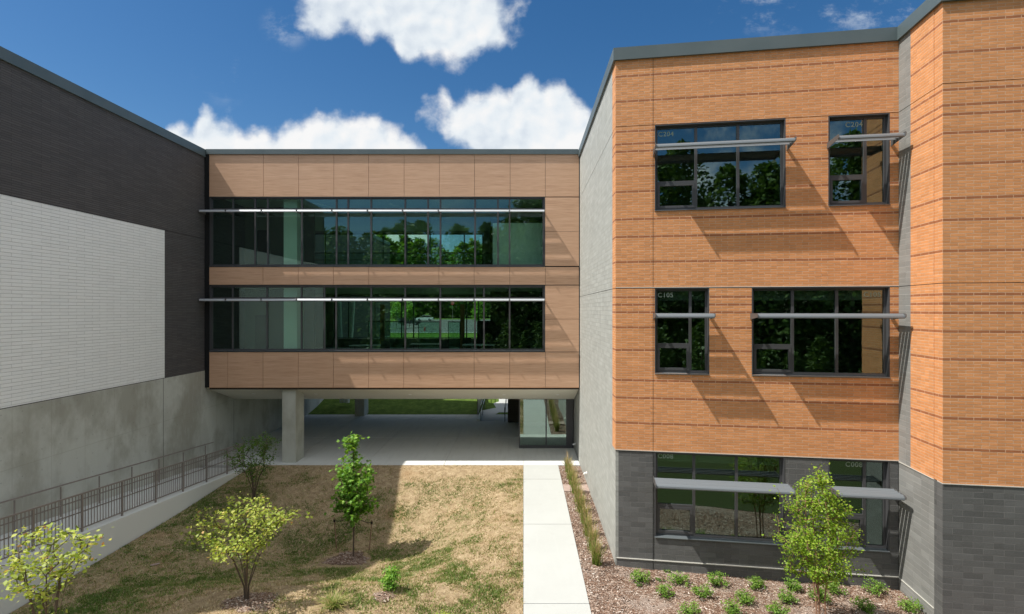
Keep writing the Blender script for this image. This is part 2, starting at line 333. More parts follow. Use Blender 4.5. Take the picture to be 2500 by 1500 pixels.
# ------------------------------------------------------------------ mesh builder
class Fr:
    """vertical plane frame: u along the wall, d outward from it, z up"""
    def __init__(s, o, e, n): s.o, s.e, s.n = o, e, n
    def p(s, u, d, z): return (s.o[0]+s.e[0]*u+s.n[0]*d, s.o[1]+s.e[1]*u+s.n[1]*d, z)
W = Fr((0, 0), (1, 0), (0, 1))
class MB:
    def __init__(s): s.v, s.f, s.uv, s.t = [], [], [], []
    def face(s, pts, uv=None):
        i = len(s.v); s.v += pts; s.f.append(tuple(range(i, i+len(pts)))); s.uv += uv or [(0, 0)]*len(pts)
    def box(s, fr, u0, u1, d0, d1, z0, z1):
        P = lambda u, d, z: fr.p(u, d, z)
        q = [([(u0, d1, z0), (u1, d1, z0), (u1, d1, z1), (u0, d1, z1)], 0), ([(u1, d0, z0), (u0, d0, z0), (u0, d0, z1), (u1, d0, z1)], 0),
             ([(u0, d0, z0), (u0, d1, z0), (u0, d1, z1), (u0, d0, z1)], 1), ([(u1, d1, z0), (u1, d0, z0), (u1, d0, z1), (u1, d1, z1)], 1),
             ([(u0, d1, z1), (u1, d1, z1), (u1, d0, z1), (u0, d0, z1)], 2), ([(u0, d0, z0), (u1, d0, z0), (u1, d1, z0), (u0, d1, z0)], 2)]
        for pts, k in q:
            s.face([P(*a) for a in pts], [((a[0], a[2]), (a[1]+u0, a[2]), (a[0], a[1]))[k] for a in pts])
        return s
    def prism(s, fr, prof, u0, u1):
        """profile of (d, z) points swept along u"""
        n = len(prof)
        for i in range(n):
            (da, za), (db, zb) = prof[i], prof[(i+1) % n]
            s.face([fr.p(u0, da, za), fr.p(u0, db, zb), fr.p(u1, db, zb), fr.p(u1, da, za)], [(u0, za), (u0, zb), (u1, zb), (u1, za)])
        s.face([fr.p(u0, d, z) for d, z in prof][::-1]); s.face([fr.p(u1, d, z) for d, z in prof]); return s
    def poly(s, pts, z0, z1):
        n = len(pts)
        for i in range(n):
            a, b = pts[i], pts[(i+1) % n]; s.face([(a[0], a[1], z0), (b[0], b[1], z0), (b[0], b[1], z1), (a[0], a[1], z1)], [(a[0], z0), (b[0], z0), (b[0], z1), (a[0], z1)])
        s.face([(a, b, z1) for a, b in pts], list(pts)); s.face([(a, b, z0) for a, b in pts][::-1], list(pts)[::-1]); return s
    def tube(s, a, b, r0, r1=None, n=8, caps=True):
        r1 = r0 if r1 is None else r1
        a, b = Vector(a), Vector(b); d = (b-a).normalized(); x = d.orthogonal().normalized(); y = d.cross(x)
        A = [tuple(a+(x*math.cos(t)+y*math.sin(t))*r0) for t in [i*2*math.pi/n for i in range(n)]]
        B = [tuple(b+(x*math.cos(t)+y*math.sin(t))*r1) for t in [i*2*math.pi/n for i in range(n)]]
        for i in range(n): j = (i+1) % n; s.face([A[i], A[j], B[j], B[i]])
        if caps: s.face(A[::-1]); s.face(B)
        return s
    def build(s, name, m, parent=None, smooth=False):
        me = bpy.data.meshes.new(name); me.from_pydata(s.v, [], s.f)
        ul = me.uv_layers.new(name='UVMap'); ul.data.foreach_set('uv', [c for q in s.uv for c in q])
        me.materials.append(M[m] if isinstance(m, str) else m)
        if smooth: me.polygons.foreach_set('use_smooth', [True]*len(me.polygons))
        return link(name, me, parent)
def link(name, me, parent=None):
    o = bpy.data.objects.new(name, me); C.objects.link(o)
    if parent: o.parent = parent
    return o
def tag(o, label=None, cat=None, group=None, kind=None):
    if label: o['label'] = label
    if cat: o['category'] = cat
    if group: o['group'] = group
    if kind: o['kind'] = kind
    return o
def thing(name, label, cat, group=None, loc=(0, 0, 0)):
    o = bpy.data.objects.new(name, None); C.objects.link(o); o.location = loc; o.empty_display_size = .3
    return tag(o, label, cat, group)
def raw(name, V, Fc, m, parent=None, tint=None, attr='tint', smooth=False):
    """fast mesh from numpy: V (n,3), Fc (k,3|4)"""
    me = bpy.data.meshes.new(name); k = Fc.shape[1]
    me.vertices.add(len(V)); me.vertices.foreach_set('co', np.asarray(V, 'f').ravel())
    me.loops.add(Fc.size); me.loops.foreach_set('vertex_index', Fc.astype('i').ravel())
    me.polygons.add(len(Fc)); me.polygons.foreach_set('loop_start', np.arange(0, Fc.size, k, dtype='i'))
    me.polygons.foreach_set('loop_total', np.full(len(Fc), k, 'i'))
    if smooth: me.polygons.foreach_set('use_smooth', np.ones(len(Fc), bool))
    me.update(calc_edges=True)
    if tint is not None:
        dom = 'POINT' if len(tint) == len(V) and len(V) != len(Fc) else 'FACE'
        at = me.attributes.new(attr, 'FLOAT', dom); at.data.foreach_set('value', np.asarray(tint, 'f'))
    me.materials.append(M[m]); return link(name, me, parent)
def cells(mb, fr, u0, u1, z0, z1, d0, d1, holes):
    us = sorted({u0, u1, *[max(u0, min(u1, h[0])) for h in holes], *[max(u0, min(u1, h[1])) for h in holes]})
    for a, b in zip(us, us[1:]):
        if b-a < 1e-4: continue
        m = (a+b)/2; hs = sorted([(max(z0, h[2]), min(z1, h[3])) for h in holes if h[0] < m < h[1] and h[3] > z0 and h[2] < z1])
        z = z0
        for s0, s1 in hs:
            if s0 > z+1e-4: mb.box(fr, a, b, d0, d1, z, s0)
            z = s1
        if z1 > z+1e-4: mb.box(fr, a, b, d0, d1, z, z1)
    return mb

# frames of the buildings
FB = Fr((0, 23.5), (1, 0), (0, -1))
FS = Fr((2.49, 14.4), (0, 1), (-1, 0))
FF = Fr((2.49, 14.4), (.98831, -.15246), (-.15246, -.98831))
TE = 6.99
E0 = FF.p(TE, 0, 0)
FR_ = Fr((E0[0], E0[1]), (-.134, -.991), (-.991, .134))
FL = Fr((-14.08, 0), (0, 1), (1, 0))

# ------------------------------------------------------------------ windows and sunshades
def window(fr, par, u0, u1, z0, z1, mull, trans, vents=(), rec=.12, g='glass_r', lab=None, fw=.055, sill=True):
    """trans: {bay index: [z,...]}  vents: bays whose lowest light is an opening sash"""
    dF, dB_, dG = -rec, -rec-.09, -rec-.035
    f = MB(); e = .012
    f.box(fr, u0, u0+.03, dB_, -.004, z0, z1); f.box(fr, u1-.03, u1, dB_, -.004, z0, z1)
    f.box(fr, u0+.03, u1-.03, dB_, -.004, z1-.03, z1)
    a, b, c, d = u0+.03, u1-.03, z0+.02, z1-.03
    f.box(fr, a, a+fw, dB_, dF, c, d); f.box(fr, b-fw, b, dB_, dF, c, d)
    f.box(fr, a+fw, b-fw, dB_, dF, d-fw, d); f.box(fr, a+fw, b-fw, dB_, dF, c, c+fw)
    us = [a+fw]+list(mull)+[b-fw]
    for m in mull: f.box(fr, m-.035, m+.035, dB_, dF+.003, c+fw, d-fw)
    wo = f.build('window', 'frame', par)
    if lab: wo['label'] = lab
    if sill:
        s = MB(); s.prism(fr, [(dB_, z0), (.035, z0-.02), (.035, z0-.005), (dB_, z0+.019)], u0+.001, u1-.001); s.build('sill', 'sill', wo)
    tr = MB(); any_t = False
    for i in range(len(us)-1):
        l = us[i]+(.035 if i else 0); r = us[i+1]-(.035 if i < len(us)-2 else 0)
        zs = [c+fw]+list(trans.get(i, []))+[d-fw]
        for k, z in enumerate(trans.get(i, [])): tr.box(fr, l, r, dB_, dF, z-.035, z+.035); any_t = True
        for k in range(len(zs)-1):
            zb = zs[k]+(.035 if k else 0); zt = zs[k+1]-(.035 if k < len(zs)-2 else 0)
            if i in vents and k == 0:
                q = MB(); w_ = .06
                q.box(fr, l, l+w_, dB_, dF+.012, zb, zt); q.box(fr, r-w_, r, dB_, dF+.012, zb, zt)
                q.box(fr, l+w_, r-w_, dB_, dF+.012, zb, zb+w_); q.box(fr, l+w_, r-w_, dB_, dF+.012, zt-w_, zt)
                q.build('sash', 'frame', wo)
                MB().box(fr, l+w_, r-w_, dG-.006, dG, zb+w_, zt-w_).build('pane', g, wo)
            else:
                MB().box(fr, l, r, dG-.006, dG, zb, zt).build('pane', g, wo)
    if any_t: tr.build('transom', 'frame', wo)
    return wo
def shade(fr, par, u0, u1, zt, o0, o1, n=4, lip=.12, dz=.06, brk=True, gap=.036, left=True, right=True, bb=.16):
    k = (o1-o0)/n
    def lv(i):
        a, c = o0+i*k, o0+(i+1)*k-gap; m = MB()
        if i < n-1: P = [(a, zt-.004), (a+.02, zt-.001), (c-.02, zt-dz+.022), (c, zt-dz), (c-.025, zt-dz), (a+.005, zt-.02)]
        else: w_ = c-a; P = [(a, zt-.003), (a+w_*.35, zt-.006), (a+w_*.7, zt-.03), (a+w_*.92, zt-.06), (c, zt-lip*.8), (c-.01, zt-lip), (c-.035, zt-lip), (a+w_*.6, zt-.055), (a+.01, zt-.025)]
        return m.prism(fr, P, u0, u1)
    sm = 'shade' if fr is FB else 'shade_d'; s = lv(n-1).build('sunshade', sm, par)
    for i in range(n-1): lv(i).build('louver_blade', sm, s)
    for on, ua in ((left, u0-.014), (right, u1+.002)):
        if on: MB().prism(fr, [(.0, zt), (o1-.02, zt+.004), (o1+.008, zt-.02), (o1+.008, zt-lip+.04), (o1-.03, zt-lip+.02), (.0, zt-bb)], ua, ua+.012).build('bracket', 'bracket', s)
    return s
FONT = None
def lettering(txt, fr, u, z, h, d, par):
    cu = bpy.data.curves.new('t', 'FONT'); cu.body = txt; cu.size = h*1.38; cu.extrude = .001; cu.offset = .002; cu.space_character = 1.12
    ob = bpy.data.objects.new('t', cu); C.objects.link(ob)
    me = bpy.data.meshes.new_from_object(ob.evaluated_get(bpy.context.evaluated_depsgraph_get()))
    bpy.data.objects.remove(ob)
    for v in me.vertices:
        x, y, zz = v.co; v.co = fr.p(u+x, d+zz, z+y)
    me.materials.clear(); me.materials.append(M['letter'])
    return link('room_number', me, par)

# ------------------------------------------------------------------ RIGHT BUILDING
rb = thing('brick_building', 'tall orange brick wing with charcoal block base and two-window rows on the right', 'building', loc=(2.49, 14.4, 0))
rbi = lambda o: o
ZT, ZJ1, ZJ2, ZB = 13.55, 11.75, 7.385, 3.01
wins = [(1.03, 4.33, 9.46, 11.75), (5.35, 6.79, 9.46, 11.75), (1.03, 2.435, 5.11, 7.385), (3.495, 6.79, 5.11, 7.385), (1.03, 4.31, .74, 3.01), (5.35, 6.78, .74, 3.01)]
TH = .3
def par_at(o, par):      # parent without moving
    o.parent = par; o.matrix_parent_inverse = par.matrix_world.inverted(); return o
_b = MB.build
# all geometry is in world coordinates, so parts of things whose empty is not at the origin are counter-shifted
def link(name, me, parent=None):
    o = bpy.data.objects.new(name, me); C.objects.link(o)
    if parent:
        o.parent = parent; r = parent
        off = Vector((0, 0, 0))
        while r is not None:
            off += Vector(r.location); r = r.parent
        o.location = -off
    return o
def seg(mb, z0, z1): return cells(mb, FF, .0, TE-.001, z0, z1, -TH, 0, wins)
m_ = MB(); seg(m_, ZB, ZJ2-.008); seg(m_, ZJ2+.008, ZJ1-.008); seg(m_, ZJ1+.008, ZT); m_.build('front_brick_wall', 'orange', rb)
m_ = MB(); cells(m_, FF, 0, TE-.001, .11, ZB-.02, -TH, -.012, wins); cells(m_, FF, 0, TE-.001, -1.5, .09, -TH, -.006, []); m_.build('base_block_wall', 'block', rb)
m_ = MB(); m_.box(FF, .0, TE-.002, -.2, .012, .09, .112); m_.build('base_flashing', 'flash', rb)
MB().box(FF, .0, TE-.002, -.05, .007, ZJ2+.008, ZJ2+.026).build('shelf_flashing', 'flash', rb)  # flashing strip in white, painting the bright lit edge above the joint
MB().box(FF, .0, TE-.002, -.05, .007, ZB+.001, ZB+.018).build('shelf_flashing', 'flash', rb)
m_ = MB()
for z in (ZJ1, ZJ2): cells(m_, FF, .0, TE-.002, z-.008, z+.008, -.2, -.008, wins)
cells(m_, FF, .0, TE-.002, ZB-.02, ZB, -.2, .004, wins)
cells(m_, FF, .985, .995, -.2, ZT, -.1, .0025, wins)
m_.build('movement_joint', 'joint', rb)
# side wall: orange quoin strip beside the corner, then pale grey block
m_ = MB()
for a, b in ((ZB, ZJ2-.008), (ZJ2+.008, ZJ1-.008), (ZJ1+.008, ZT)): m_.box(FS, -.0, .52, -TH, -.002, a, b)
m_.build('corner_brick_return', 'orange', rb)
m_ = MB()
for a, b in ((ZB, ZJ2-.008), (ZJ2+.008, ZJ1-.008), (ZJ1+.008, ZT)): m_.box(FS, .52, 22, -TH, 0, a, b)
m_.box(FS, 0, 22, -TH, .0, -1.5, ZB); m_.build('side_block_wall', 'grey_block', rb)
m_ = MB().box(FS, .0, 22, -.2, -.015, ZJ2-.008, ZJ2+.008).box(FS, .0, 22, -.2, -.015, ZJ1-.008, ZJ1+.008); m_.build('movement_joint', 'joint', rb)
# return wall (a short jog), then the facade carries on to the right
J = 1.7
q_ = FR_.p(J, 0, 0); FG = Fr((q_[0], q_[1]), FF.e, FF.n); GL = 18
def lev(mb, fr, a, b, d, lo=True):
    for z0, z1 in ((ZB, ZJ2-.008), (ZJ2+.008, ZJ1-.008), (ZJ1+.008, ZT)): mb.box(fr, a, b, -TH, d, z0, z1)
    return mb
m_ = lev(MB(), FR_, 0, .51, 0); m_.box(FR_, 0, J-.301, -TH, .0, -1.5, .09).box(FR_, 0, J-.301, -TH, -.004, .11, ZB-.02); m_.build('return_block_wall', 'mid_block', rb)
lev(MB(), FR_, .51, J-.301, .003).build('return_brick_wall', 'orange', rb)
lev(MB(), FG, 0.002, GL, 0).build('far_front_brick_wall', 'orange', rb)
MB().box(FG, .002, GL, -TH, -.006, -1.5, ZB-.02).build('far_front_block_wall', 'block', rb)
m_ = MB()
for z in (ZJ1, ZJ2): m_.box(FR_, 0, J-.31, -.2, -.015, z-.008, z+.008); m_.box(FG, .01, GL, -.2, -.015, z-.008, z+.008)
m_.build('movement_joint', 'joint', rb)
m_ = MB().box(FR_, 0.013, J-.303, -.2, .012, .09, .11).box(FR_, 0.013, J-.303, -.2, .012, ZB-.02, ZB).box(FG, .0, GL, -.2, .010, ZB-.02, ZB); m_.build('base_flashing', 'flash', rb)
RE = FG.p(GL, 0, 0); RJ = FG.p(.1, -.32, 0); RK = FG.p(GL, -.32, 0)
ins = lambda q: [(2.8, 14.75), (9.7, 13.7), (RJ[0]+.2, RJ[1]), (RK[0], RK[1]), (RK[0], q), (2.8, q)]
for z0, z1 in ((13.1, 13.5), (8.0, 8.4), (3.6, 4.05), (-.6, -.3)):
    MB().poly(ins(36), z0, z1).build('floor_slab' if z0 < 13 else 'roof_slab', 'roof' if z0 > 13 else 'int_ceil', rb)
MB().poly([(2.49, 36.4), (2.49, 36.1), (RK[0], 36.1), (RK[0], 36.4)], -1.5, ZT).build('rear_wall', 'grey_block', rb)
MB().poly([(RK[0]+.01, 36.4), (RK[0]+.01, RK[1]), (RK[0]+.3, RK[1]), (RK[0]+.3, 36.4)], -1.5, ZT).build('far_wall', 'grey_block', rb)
MB().poly([(2.8, 21.0), (24, 21.0), (24, 21.2), (2.8, 21.2)], -.3, 13.1).build('inner_partition', 'int_wall', rb)
# coping
m_ = MB(); cz0, cz1 = 13.53, 13.86
q = .065
c0 = FS.p(22, q, 0); c1 = (FF.p(0, q, 0)[0]-.06, FF.p(0, q, 0)[1]); c1 = (2.49-q, FF.p(-q, q, 0)[1]); c2 = FF.p(TE-q, q, 0); c3 = FG.p(-q, q, 0); c4 = FG.p(GL, q, 0)
i0 = FS.p(22, -.35, 0); i1 = (2.84, 14.72); i2 = FF.p(TE+.35, -.35, 0); i3 = FG.p(.35, -.35, 0); i4 = FG.p(GL, -.35, 0)
def strip(mb, A, B, a, b, z0, z1):
    mb.poly([A[:2], B[:2], b[:2], a[:2]], z0, z1)
for A, B, a, b in ((c0, c1, i0, i1), (c1, c2, i1, i2), (c2, c3, i2, i3), (c3, c4, i3, i4)): strip(m_, A, B, a, b, cz0, cz1)
m_.build('coping', 'coping', rb)
NX = "upper floor large window with room number C204 at its left"
labs = ['large upper window lettered C204 at top left', 'narrow upper window lettered C204 beside the inside corner', 'narrow middle floor window lettered C105', 'large middle floor window lettered C105 at top right',
        'large ground floor window lettered C008 at top left', 'narrow ground floor window lettered C008 behind the young tree']
def tpx(px):   # pixel column -> u along the front face
    k = (px-CX)/F; return (14.4*k-2.49)/(.98831+.15246*k)
rm = .25
W1 = window(FF, rb, *wins[0], [tpx(1700.8), tpx(1804.5)], {0: [10.22]}, (0,), lab=labs[0])
W2 = window(FF, rb, *wins[1], [tpx(2117.9)], {0: [10.22]}, (0,), lab=labs[1])
W3 = window(FF, rb, *wins[2], [tpx(1686.8)], {0: [5.87]}, (0,), lab=labs[2])
W4 = window(FF, rb, *wins[3], [tpx(1938.8), tpx(2048)], {0: [5.87]}, (0,), lab=labs[3])
W5 = window(FF, rb, *wins[4], [tpx(1696), tpx(1800.8)], {0: [1.55]}, (0,), lab=labs[4])
W6 = window(FF, rb, *wins[5], [tpx(2115.8)], {0: [1.55]}, (0,), lab=labs[5])
lets = [('C204', 1606, 334, W1), ('C204', 2068, 311, W2), ('C105', 1605, 726, W3), ('C105', 2113, 725, W4), ('C008', 1605, 1118.5, W5), ('C008', 2068, 1139, W6)]
for t_, px, py, wo in lets:
    u = tpx(px); Y = FF.p(u, -.15, 0)[1]; lettering(t_, FF, u+.02, H+(CY-py)*Y/F, .125, -.151, wo)
for (u0, u1, zt) in ((.99, 4.36, 11.06), (5.315, 6.815, 11.06), (.99, 2.46, 6.71), (3.455, 6.815, 6.71), (.99, 4.35, 2.36), (5.315, 6.815, 2.36)):
    shade(FF, rb, u0+.015, u1-.015, zt, .14, .69)
# roller blind heads inside the middle-floor windows
for wo, (u0, u1, z0, z1) in zip((W3, W4, W5), (wins[2], wins[3], wins[4])):
    MB().box(FF, u0+.1, u1-.1, -.36, -.33, z1-.33, z1-.04).build('roller_blind', 'int_wall', wo)

# ------------------------------------------------------------------ LEFT BUILDING
lb = thing('dark_brick_building', 'charcoal brick wing with a pale brick panel above a stained concrete base on the left', 'building', loc=(-14.08, 20, 0))
YN, YF = 9.9, 56
m_ = MB(); m_.box(FL, YN, YF, -.3, 0, 9.935, 13.56).box(FL, 20.9, YF, -.3, 0, 4.12, 9.915); m_.build('dark_brick_wall', 'dark_brick', lb)
m_ = MB().box(FL, YN, 20.89, -.3, .004, 4.14, 9.915); m_.build('pale_brick_panel', 'pale_brick', lb)
m_ = MB().box(FL, YN, YF, -.2, -.02, 9.915, 9.935).box(FL, YN, 20.88, -.2, .012, 4.12, 4.14).box(FL, 20.89, 20.9, -.2, -.01, 4.14, 9.915)
m_.build('movement_joint', 'joint', lb)
m_ = MB().box(FL, YN, YF, -.3, .02, -2, 4.12); m_.build('concrete_base', 'concrete', lb)
m_ = MB().box(FL, 20.79, 20.805, -.1, .0225, -.5, 4.119).box(FL, 25.84, 25.855, -.1, .0225, -.5, 2.4); m_.build('base_joint', 'joint', lb)
m_ = MB().box(FL, YN, YF, -.4, .065, 13.54, 13.87); m_.build('coping', 'coping', lb)
MB().poly([(-14.38, YN), (-40, YN), (-40, YF), (-14.38, YF)], 13.0, 13.4).build('roof_slab', 'roof', lb)
MB().poly([(-14.38, YN), (-40, YN), (-40, YN-.3), (-14.08, YN-.3)], -2, 13.54).build('end_wall', 'dark_brick', lb)
MB().poly([(-14.38, YF), (-40, YF), (-40, YF+.3), (-14.08, YF+.3)], -2, 13.54).build('rear_wall', 'dark_brick', lb)

# ------------------------------------------------------------------ BRIDGE BUILDING
bb = thing('bridge_building', 'two-storey wood-panelled bridge wing raised on concrete columns between the two brick wings', 'building', loc=(-5.8, 23.5, 0))
ub = lambda px: (px-CX)*23.5/F
zb = lambda py: H+(CY-py)*23.5/F
XL, XR = -14.055, 2.485
Z1a, Z1b = zb(650), zb(480.5); Z2a, Z2b = zb(857), zb(697.5)
WL, WR = -13.86, ub(1330)
ZBOT = zb(946.5)
jt = [643, 729, 815, 900, 986.6, 1072.6, 1158.5, 1245.4, 1331.4]
def clad(name, xs, z0, z1, x0=-13.87, x1=2.455):
    m = MB(); X = [x0]+[ub(p) for p in xs]+[x1]
    for a, b in zip(X, X[1:]): m.box(FB, a+.007, b-.007, -.05, 0, z0, z1)
    return m.build(name, 'clad', bb)
clad('upper_cladding', jt, Z1b+.004, zb(376.5))
clad('spandrel_cladding', [642, 728, 814, 900, 1071.5, 1157.5, 1244.5, 1331.4], zb(695.5), zb(652.5))
clad('lower_cladding', [556, 642, 728, 814, 900, 985.6, 1157.5, 1244.5, 1331.4], ZBOT, zb(860.5))
m_ = MB(); ez = [zb(y) for y in (650, 565.5, 482)]
for a, b in zip(ez, ez[1:]): MB().box(FB, WR+.02, 2.455-.007, -.05, 0, a+.006, b-.006).build('end_panel', 'clad', bb)
ez = [zb(y) for y in (859.5, 779.5, 697.0)]
for a, b in zip(ez, ez[1:]): MB().box(FB, WR+.02, 2.455-.007, -.05, 0, a+.006, b-.006).build('end_panel', 'clad', bb)
holes = [(WL, WR, Z1a, Z1b), (WL, WR, Z2a, Z2b)]
m_ = MB(); cells(m_, FB, XL, XR, ZBOT-.0, 13.6, -.25, -.055, holes); m_.build('backing_wall', 'joint', bb)
m_ = MB().box(FB, XL, -13.88, -.055, .01, ZBOT, 13.66).box(FB, -13.87, 2.46, -.2, -.02, ZBOT-.09, ZBOT-.003); m_.build('edge_trim', 'trim', bb)
m_ = MB().box(FB, -13.87, 2.46, -.3, .012, ZBOT-.02, ZBOT-.004); m_.build('drip_edge', 'wood', bb)
m_ = MB().box(FB, XL+.06, XR-.07, -.45, .06, 13.66, 13.88); m_.build('coping', 'coping', bb)
def cwall(z0, z1, mp, lab, zt):
    ms = [ub(p) for p in mp]
    wo = window(FB, bb, WL, WR, z0, z1, ms, {i: [zt] for i in range(len(ms)+1)}, rec=.10, g='glass_b', lab=lab, fw=.06)
    return wo
cwall(Z1a, Z1b, [566, 620, 651, 734.6, 819.5, 848, 904.6, 988, 1044, 1074.4, 1159.3, 1215.4, 1244], 'upper ribbon window reflecting trees and sky', zb(510))
cwall(Z2a, Z2b, [565, 649, 733.6, 790, 818.5, 904.6, 988, 1074, 1159, 1181, 1244], 'lower ribbon window showing furniture and lit ground beyond', zb(728))
ss = [-14.03]+[ub(p) for p in (566, 651, 735, 819.5, 904.6, 988.5, 1074, 1159.3, 1244, 1329)]
for zt in (11.14, 7.285):
    for i, (a, b) in enumerate(zip(ss, ss[1:])): shade(FB, bb, a+.016, b-.016, zt, .10, .53, n=4, lip=.105, dz=.05, bb=.14)
# structure
for z0, z1, nm in ((3.75, 4.35, 'floor_slab'), (7.97, 8.60, 'floor_slab'), (13.1, 13.6, 'roof_slab')):
    MB().poly([(-14.05, 23.76), (2.48, 23.76), (2.48, 35.0), (-14.05, 35.0)], z0, z1).build(nm, 'int_floor' if z0 < 13 else 'roof', bb)
MB().poly([(-14.04, 23.77), (2.47, 23.77), (2.47, 34.99), (-14.04, 34.99)], 7.86, 7.96).build('ceiling', 'int_ceil', bb)
MB().poly([(-14.04, 23.77), (2.47, 23.77), (2.47, 34.99), (-14.04, 34.99)], 11.98, 12.06).build('ceiling', 'int_ceil', bb)
# sloping soffit
FSf = Fr((0, 23.6), (1, 0), (0, 1))
MB().prism(FSf, [(0, ZBOT-.06), (2.25, 2.475), (2.25, 2.62), (0, ZBOT+.3)], -14.03, 2.46).build('sloping_soffit', 'soffit', bb)
MB().box(FSf, -14.03, 2.46, 2.251, 11.4, 2.475, 2.6).build('flat_soffit', 'soffit', bb)
sl_ = (2.475-(ZBOT-.06))/2.25
for px, py in ((619, 961.7), (771.5, 962.3), (1001, 964), (1230.5, 964.2), (1361.5, 964.2)):
    # on the slope: solve for depth
    k = (CY-py)/F; dd = (H+k*23.6-(ZBOT-.06))/(sl_-k); Y = 23.6+dd; X = (px-CX)*Y/F; Z = ZBOT-.06+sl_*dd
    nrm = Vector((0, sl_, -1)).normalized(); c_ = Vector((X, Y, Z))
    MB().tube(c_-nrm*.01, c_+nrm*.006, .085, n=16).build('recessed_light', 'white' if px != 771.5 else 'white', bb)
# concrete columns
for X0, Y0, zt in ((-10.74, 23.7, 3.9), (-10.80, 34.1, 2.6)):
    MB().box(W, X0, X0+.6, Y0, Y0+.9, -.6, zt if Y0 < 30 else 2.47).build('column', 'concrete_col', bb)
    if Y0 < 30: MB().box(W, X0+.004, X0+.604, Y0-.003, Y0+.02, 1.335, 1.35).box(W, X0+.58, X0+.604, Y0, Y0+.9, 1.335, 1.35).build('column_joint', 'concrete', bb)
for z0, z1 in ((4.35, 7.85), (8.6, 11.97)):
    MB().box(W, -10.74, -10.14, 23.85, 24.55, z0+.001, z1).build('interior_column', 'int_col', bb)
    MB().box(W, -14.03, -11.9, 26.8, 26.95, z0+.001, z1).build('partition', 'int_olive', bb)
    MB().box(W, -11.88, -10.76, 27.4, 27.5, z0+.001, z1).build('partition', 'int_olive', bb)
    MB().box(W, -1.9, 2.4, 30.5, 30.65, z0+.001, z1).build('partition', 'int_dark', bb)
    MB().box(W, -13.5, -12.9, 26.76, 26.79, z0+.002, z0+2.2).build('interior_door', 'black', bb)
xa, xb_ = (1203-CX)*24.7/F, (1277-CX)*24.7/F+.95
MB().box(W, xa, min(xb_, 2.4), 24.7, 27.5, 8.603, H+212*24.7/F).build('pale_room_box', 'int_col', bb)
# rear wall with windows
FQ = Fr((0, 35.0), (1, 0), (0, 1))
rh = [(-13.9, -2.64, 8.95, 11.85), (-12.5, 2.3, 4.9, 7.75)]
m_ = MB(); cells(m_, FQ, -14.05, 2.48, 2.6, 13.9, 0, .3, rh); m_.build('rear_wall', 'int_wall', bb)
for (u0, u1, z0, z1), step in zip(rh, (1.55, 1.75)):
    ms = []; u = u0+step*.55
    while u < u1-.3: ms.append(u); u += step if len(ms) % 3 else step*.45
    FQo = Fr((0, 35.0), (1, 0), (0, 1))
    w_ = window(Fr((0, 35.3), (1, 0), (0, 1)), bb, u0, u1, z0, z1, ms, {}, rec=.1, g='glass_i', sill=False); w_['label'] = 'rear window seen through the building'
MB().box(W, -13.9, 2.4, 29.0, 29.02, 8.61, 9.86).build('guard_glass', 'glass_i', bb)
MB().box(W, -13.9, 2.4, 28.98, 29.04, 9.87, 9.92).box(W, -13.9, 2.4, 28.98, 29.04, 9.50, 9.53).build('guard_rail', 'black', bb)
for x0, y0, x1, y1 in ((-9.6, 24.4, -7.2, 30.8), (-6.2, 24.6, -4.0, 30.8)):
    MB().tube((x0, y0, 11.7), (x1, y1, 11.7), .035, n=6).build('linear_light', 'white', bb)

# entry vestibule under the bridge
ev = thing('entry_vestibule', 'dark framed glass entrance box under the right end of the bridge', 'entrance', loc=(1.1, 26.2, 0))
FV = Fr((0, 26.16), (1, 0), (0, -1))
m_ = MB().box(FV, -.225, 2.2, -.12, 0, -.02, .14).box(FV, -.225, -.165, -.12, 0, .14, 2.46).box(FV, 2.10, 2.2, -.12, 0, .14, 2.46).box(FV, 1.085, 1.145, -.12, -.003, .14, 2.46).box(FV, 2.2, 2.46, -.12, -.02, -.02, 2.46).box(FV, -.165, 2.1, -.12, 0, 2.40, 2.46)
m_.box(W, -.225, -.165, 26.285, 32.0, -.02, .14).box(W, -.225, -.165, 28.9, 28.98, .14, 2.46).box(W, -.225, -.165, 31.9, 32.0, .14, 2.46)
m_.build('frame', 'frame', ev)
m_ = MB().box(FV, -.165, 1.085, -.06, -.05, .14, 2.40); m_.build('pane', 'glass_e', ev)
m_ = MB().box(FV, 1.145, 2.10, -.06, -.05, .14, 2.40); m_.build('pane', 'glass_e', ev)
m_ = MB().box(W, -.2, -.19, 26.285, 28.9, .14, 2.46); m_.build('pane', 'glass_e', ev)
MB().box(W, -.2, -.19, 28.98, 31.9, .14, 2.46).build('pane', 'glass_e', ev)
m_ = MB().box(Fr((0, 32.2), (1, 0), (0, -1)), -.95, 2.46, -.2, 0, -.02, 2.46); o_ = m_.build('siding_wall', 'siding')
tag(o_, 'dark horizontal board wall beside the glass entrance under the bridge', 'wall')

# ------------------------------------------------------------------ ground
YSL = 23.33
gy = [(-14, 0), (-2, 0), (6, .0), (10.8, .40), (11.7, .36), (12.8, .22), (13.9, -.29), (14.9, -.68), (16.0, -.93), (17.3, -1.23), (18.3, -1.10), (19.6, -.85), (21.1, -.45), (22.1, -.2), (YSL, -.0)]
GYx = np.array([p[0] for p in gy]); GYz = np.array([p[1] for p in gy])
def lawn_z(X, Y):
    X = np.asarray(X, float); Y = np.asarray(Y, float)
    g = sum(np.interp(Y+o, GYx, GYz) for o in (-.5, -.25, 0, .25, .5))/5
    def ss(t): t = np.clip(t, 0, 1); return t*t*(3-2*t)
    wl = ss((X+11.9)/5.2); wr = ss(-X/4.2)
    edge = -.16*ss((-6-X)/5.9)*ss((YSL-Y)/6)
    w = np.minimum(wl, wr)*np.clip((YSL-Y)/1.0, 0, 1)
    return g*w+edge-.03*np.clip((YSL-Y)/1, 0, 1)+.012*np.sin(X*2.1+Y*1.3)*w
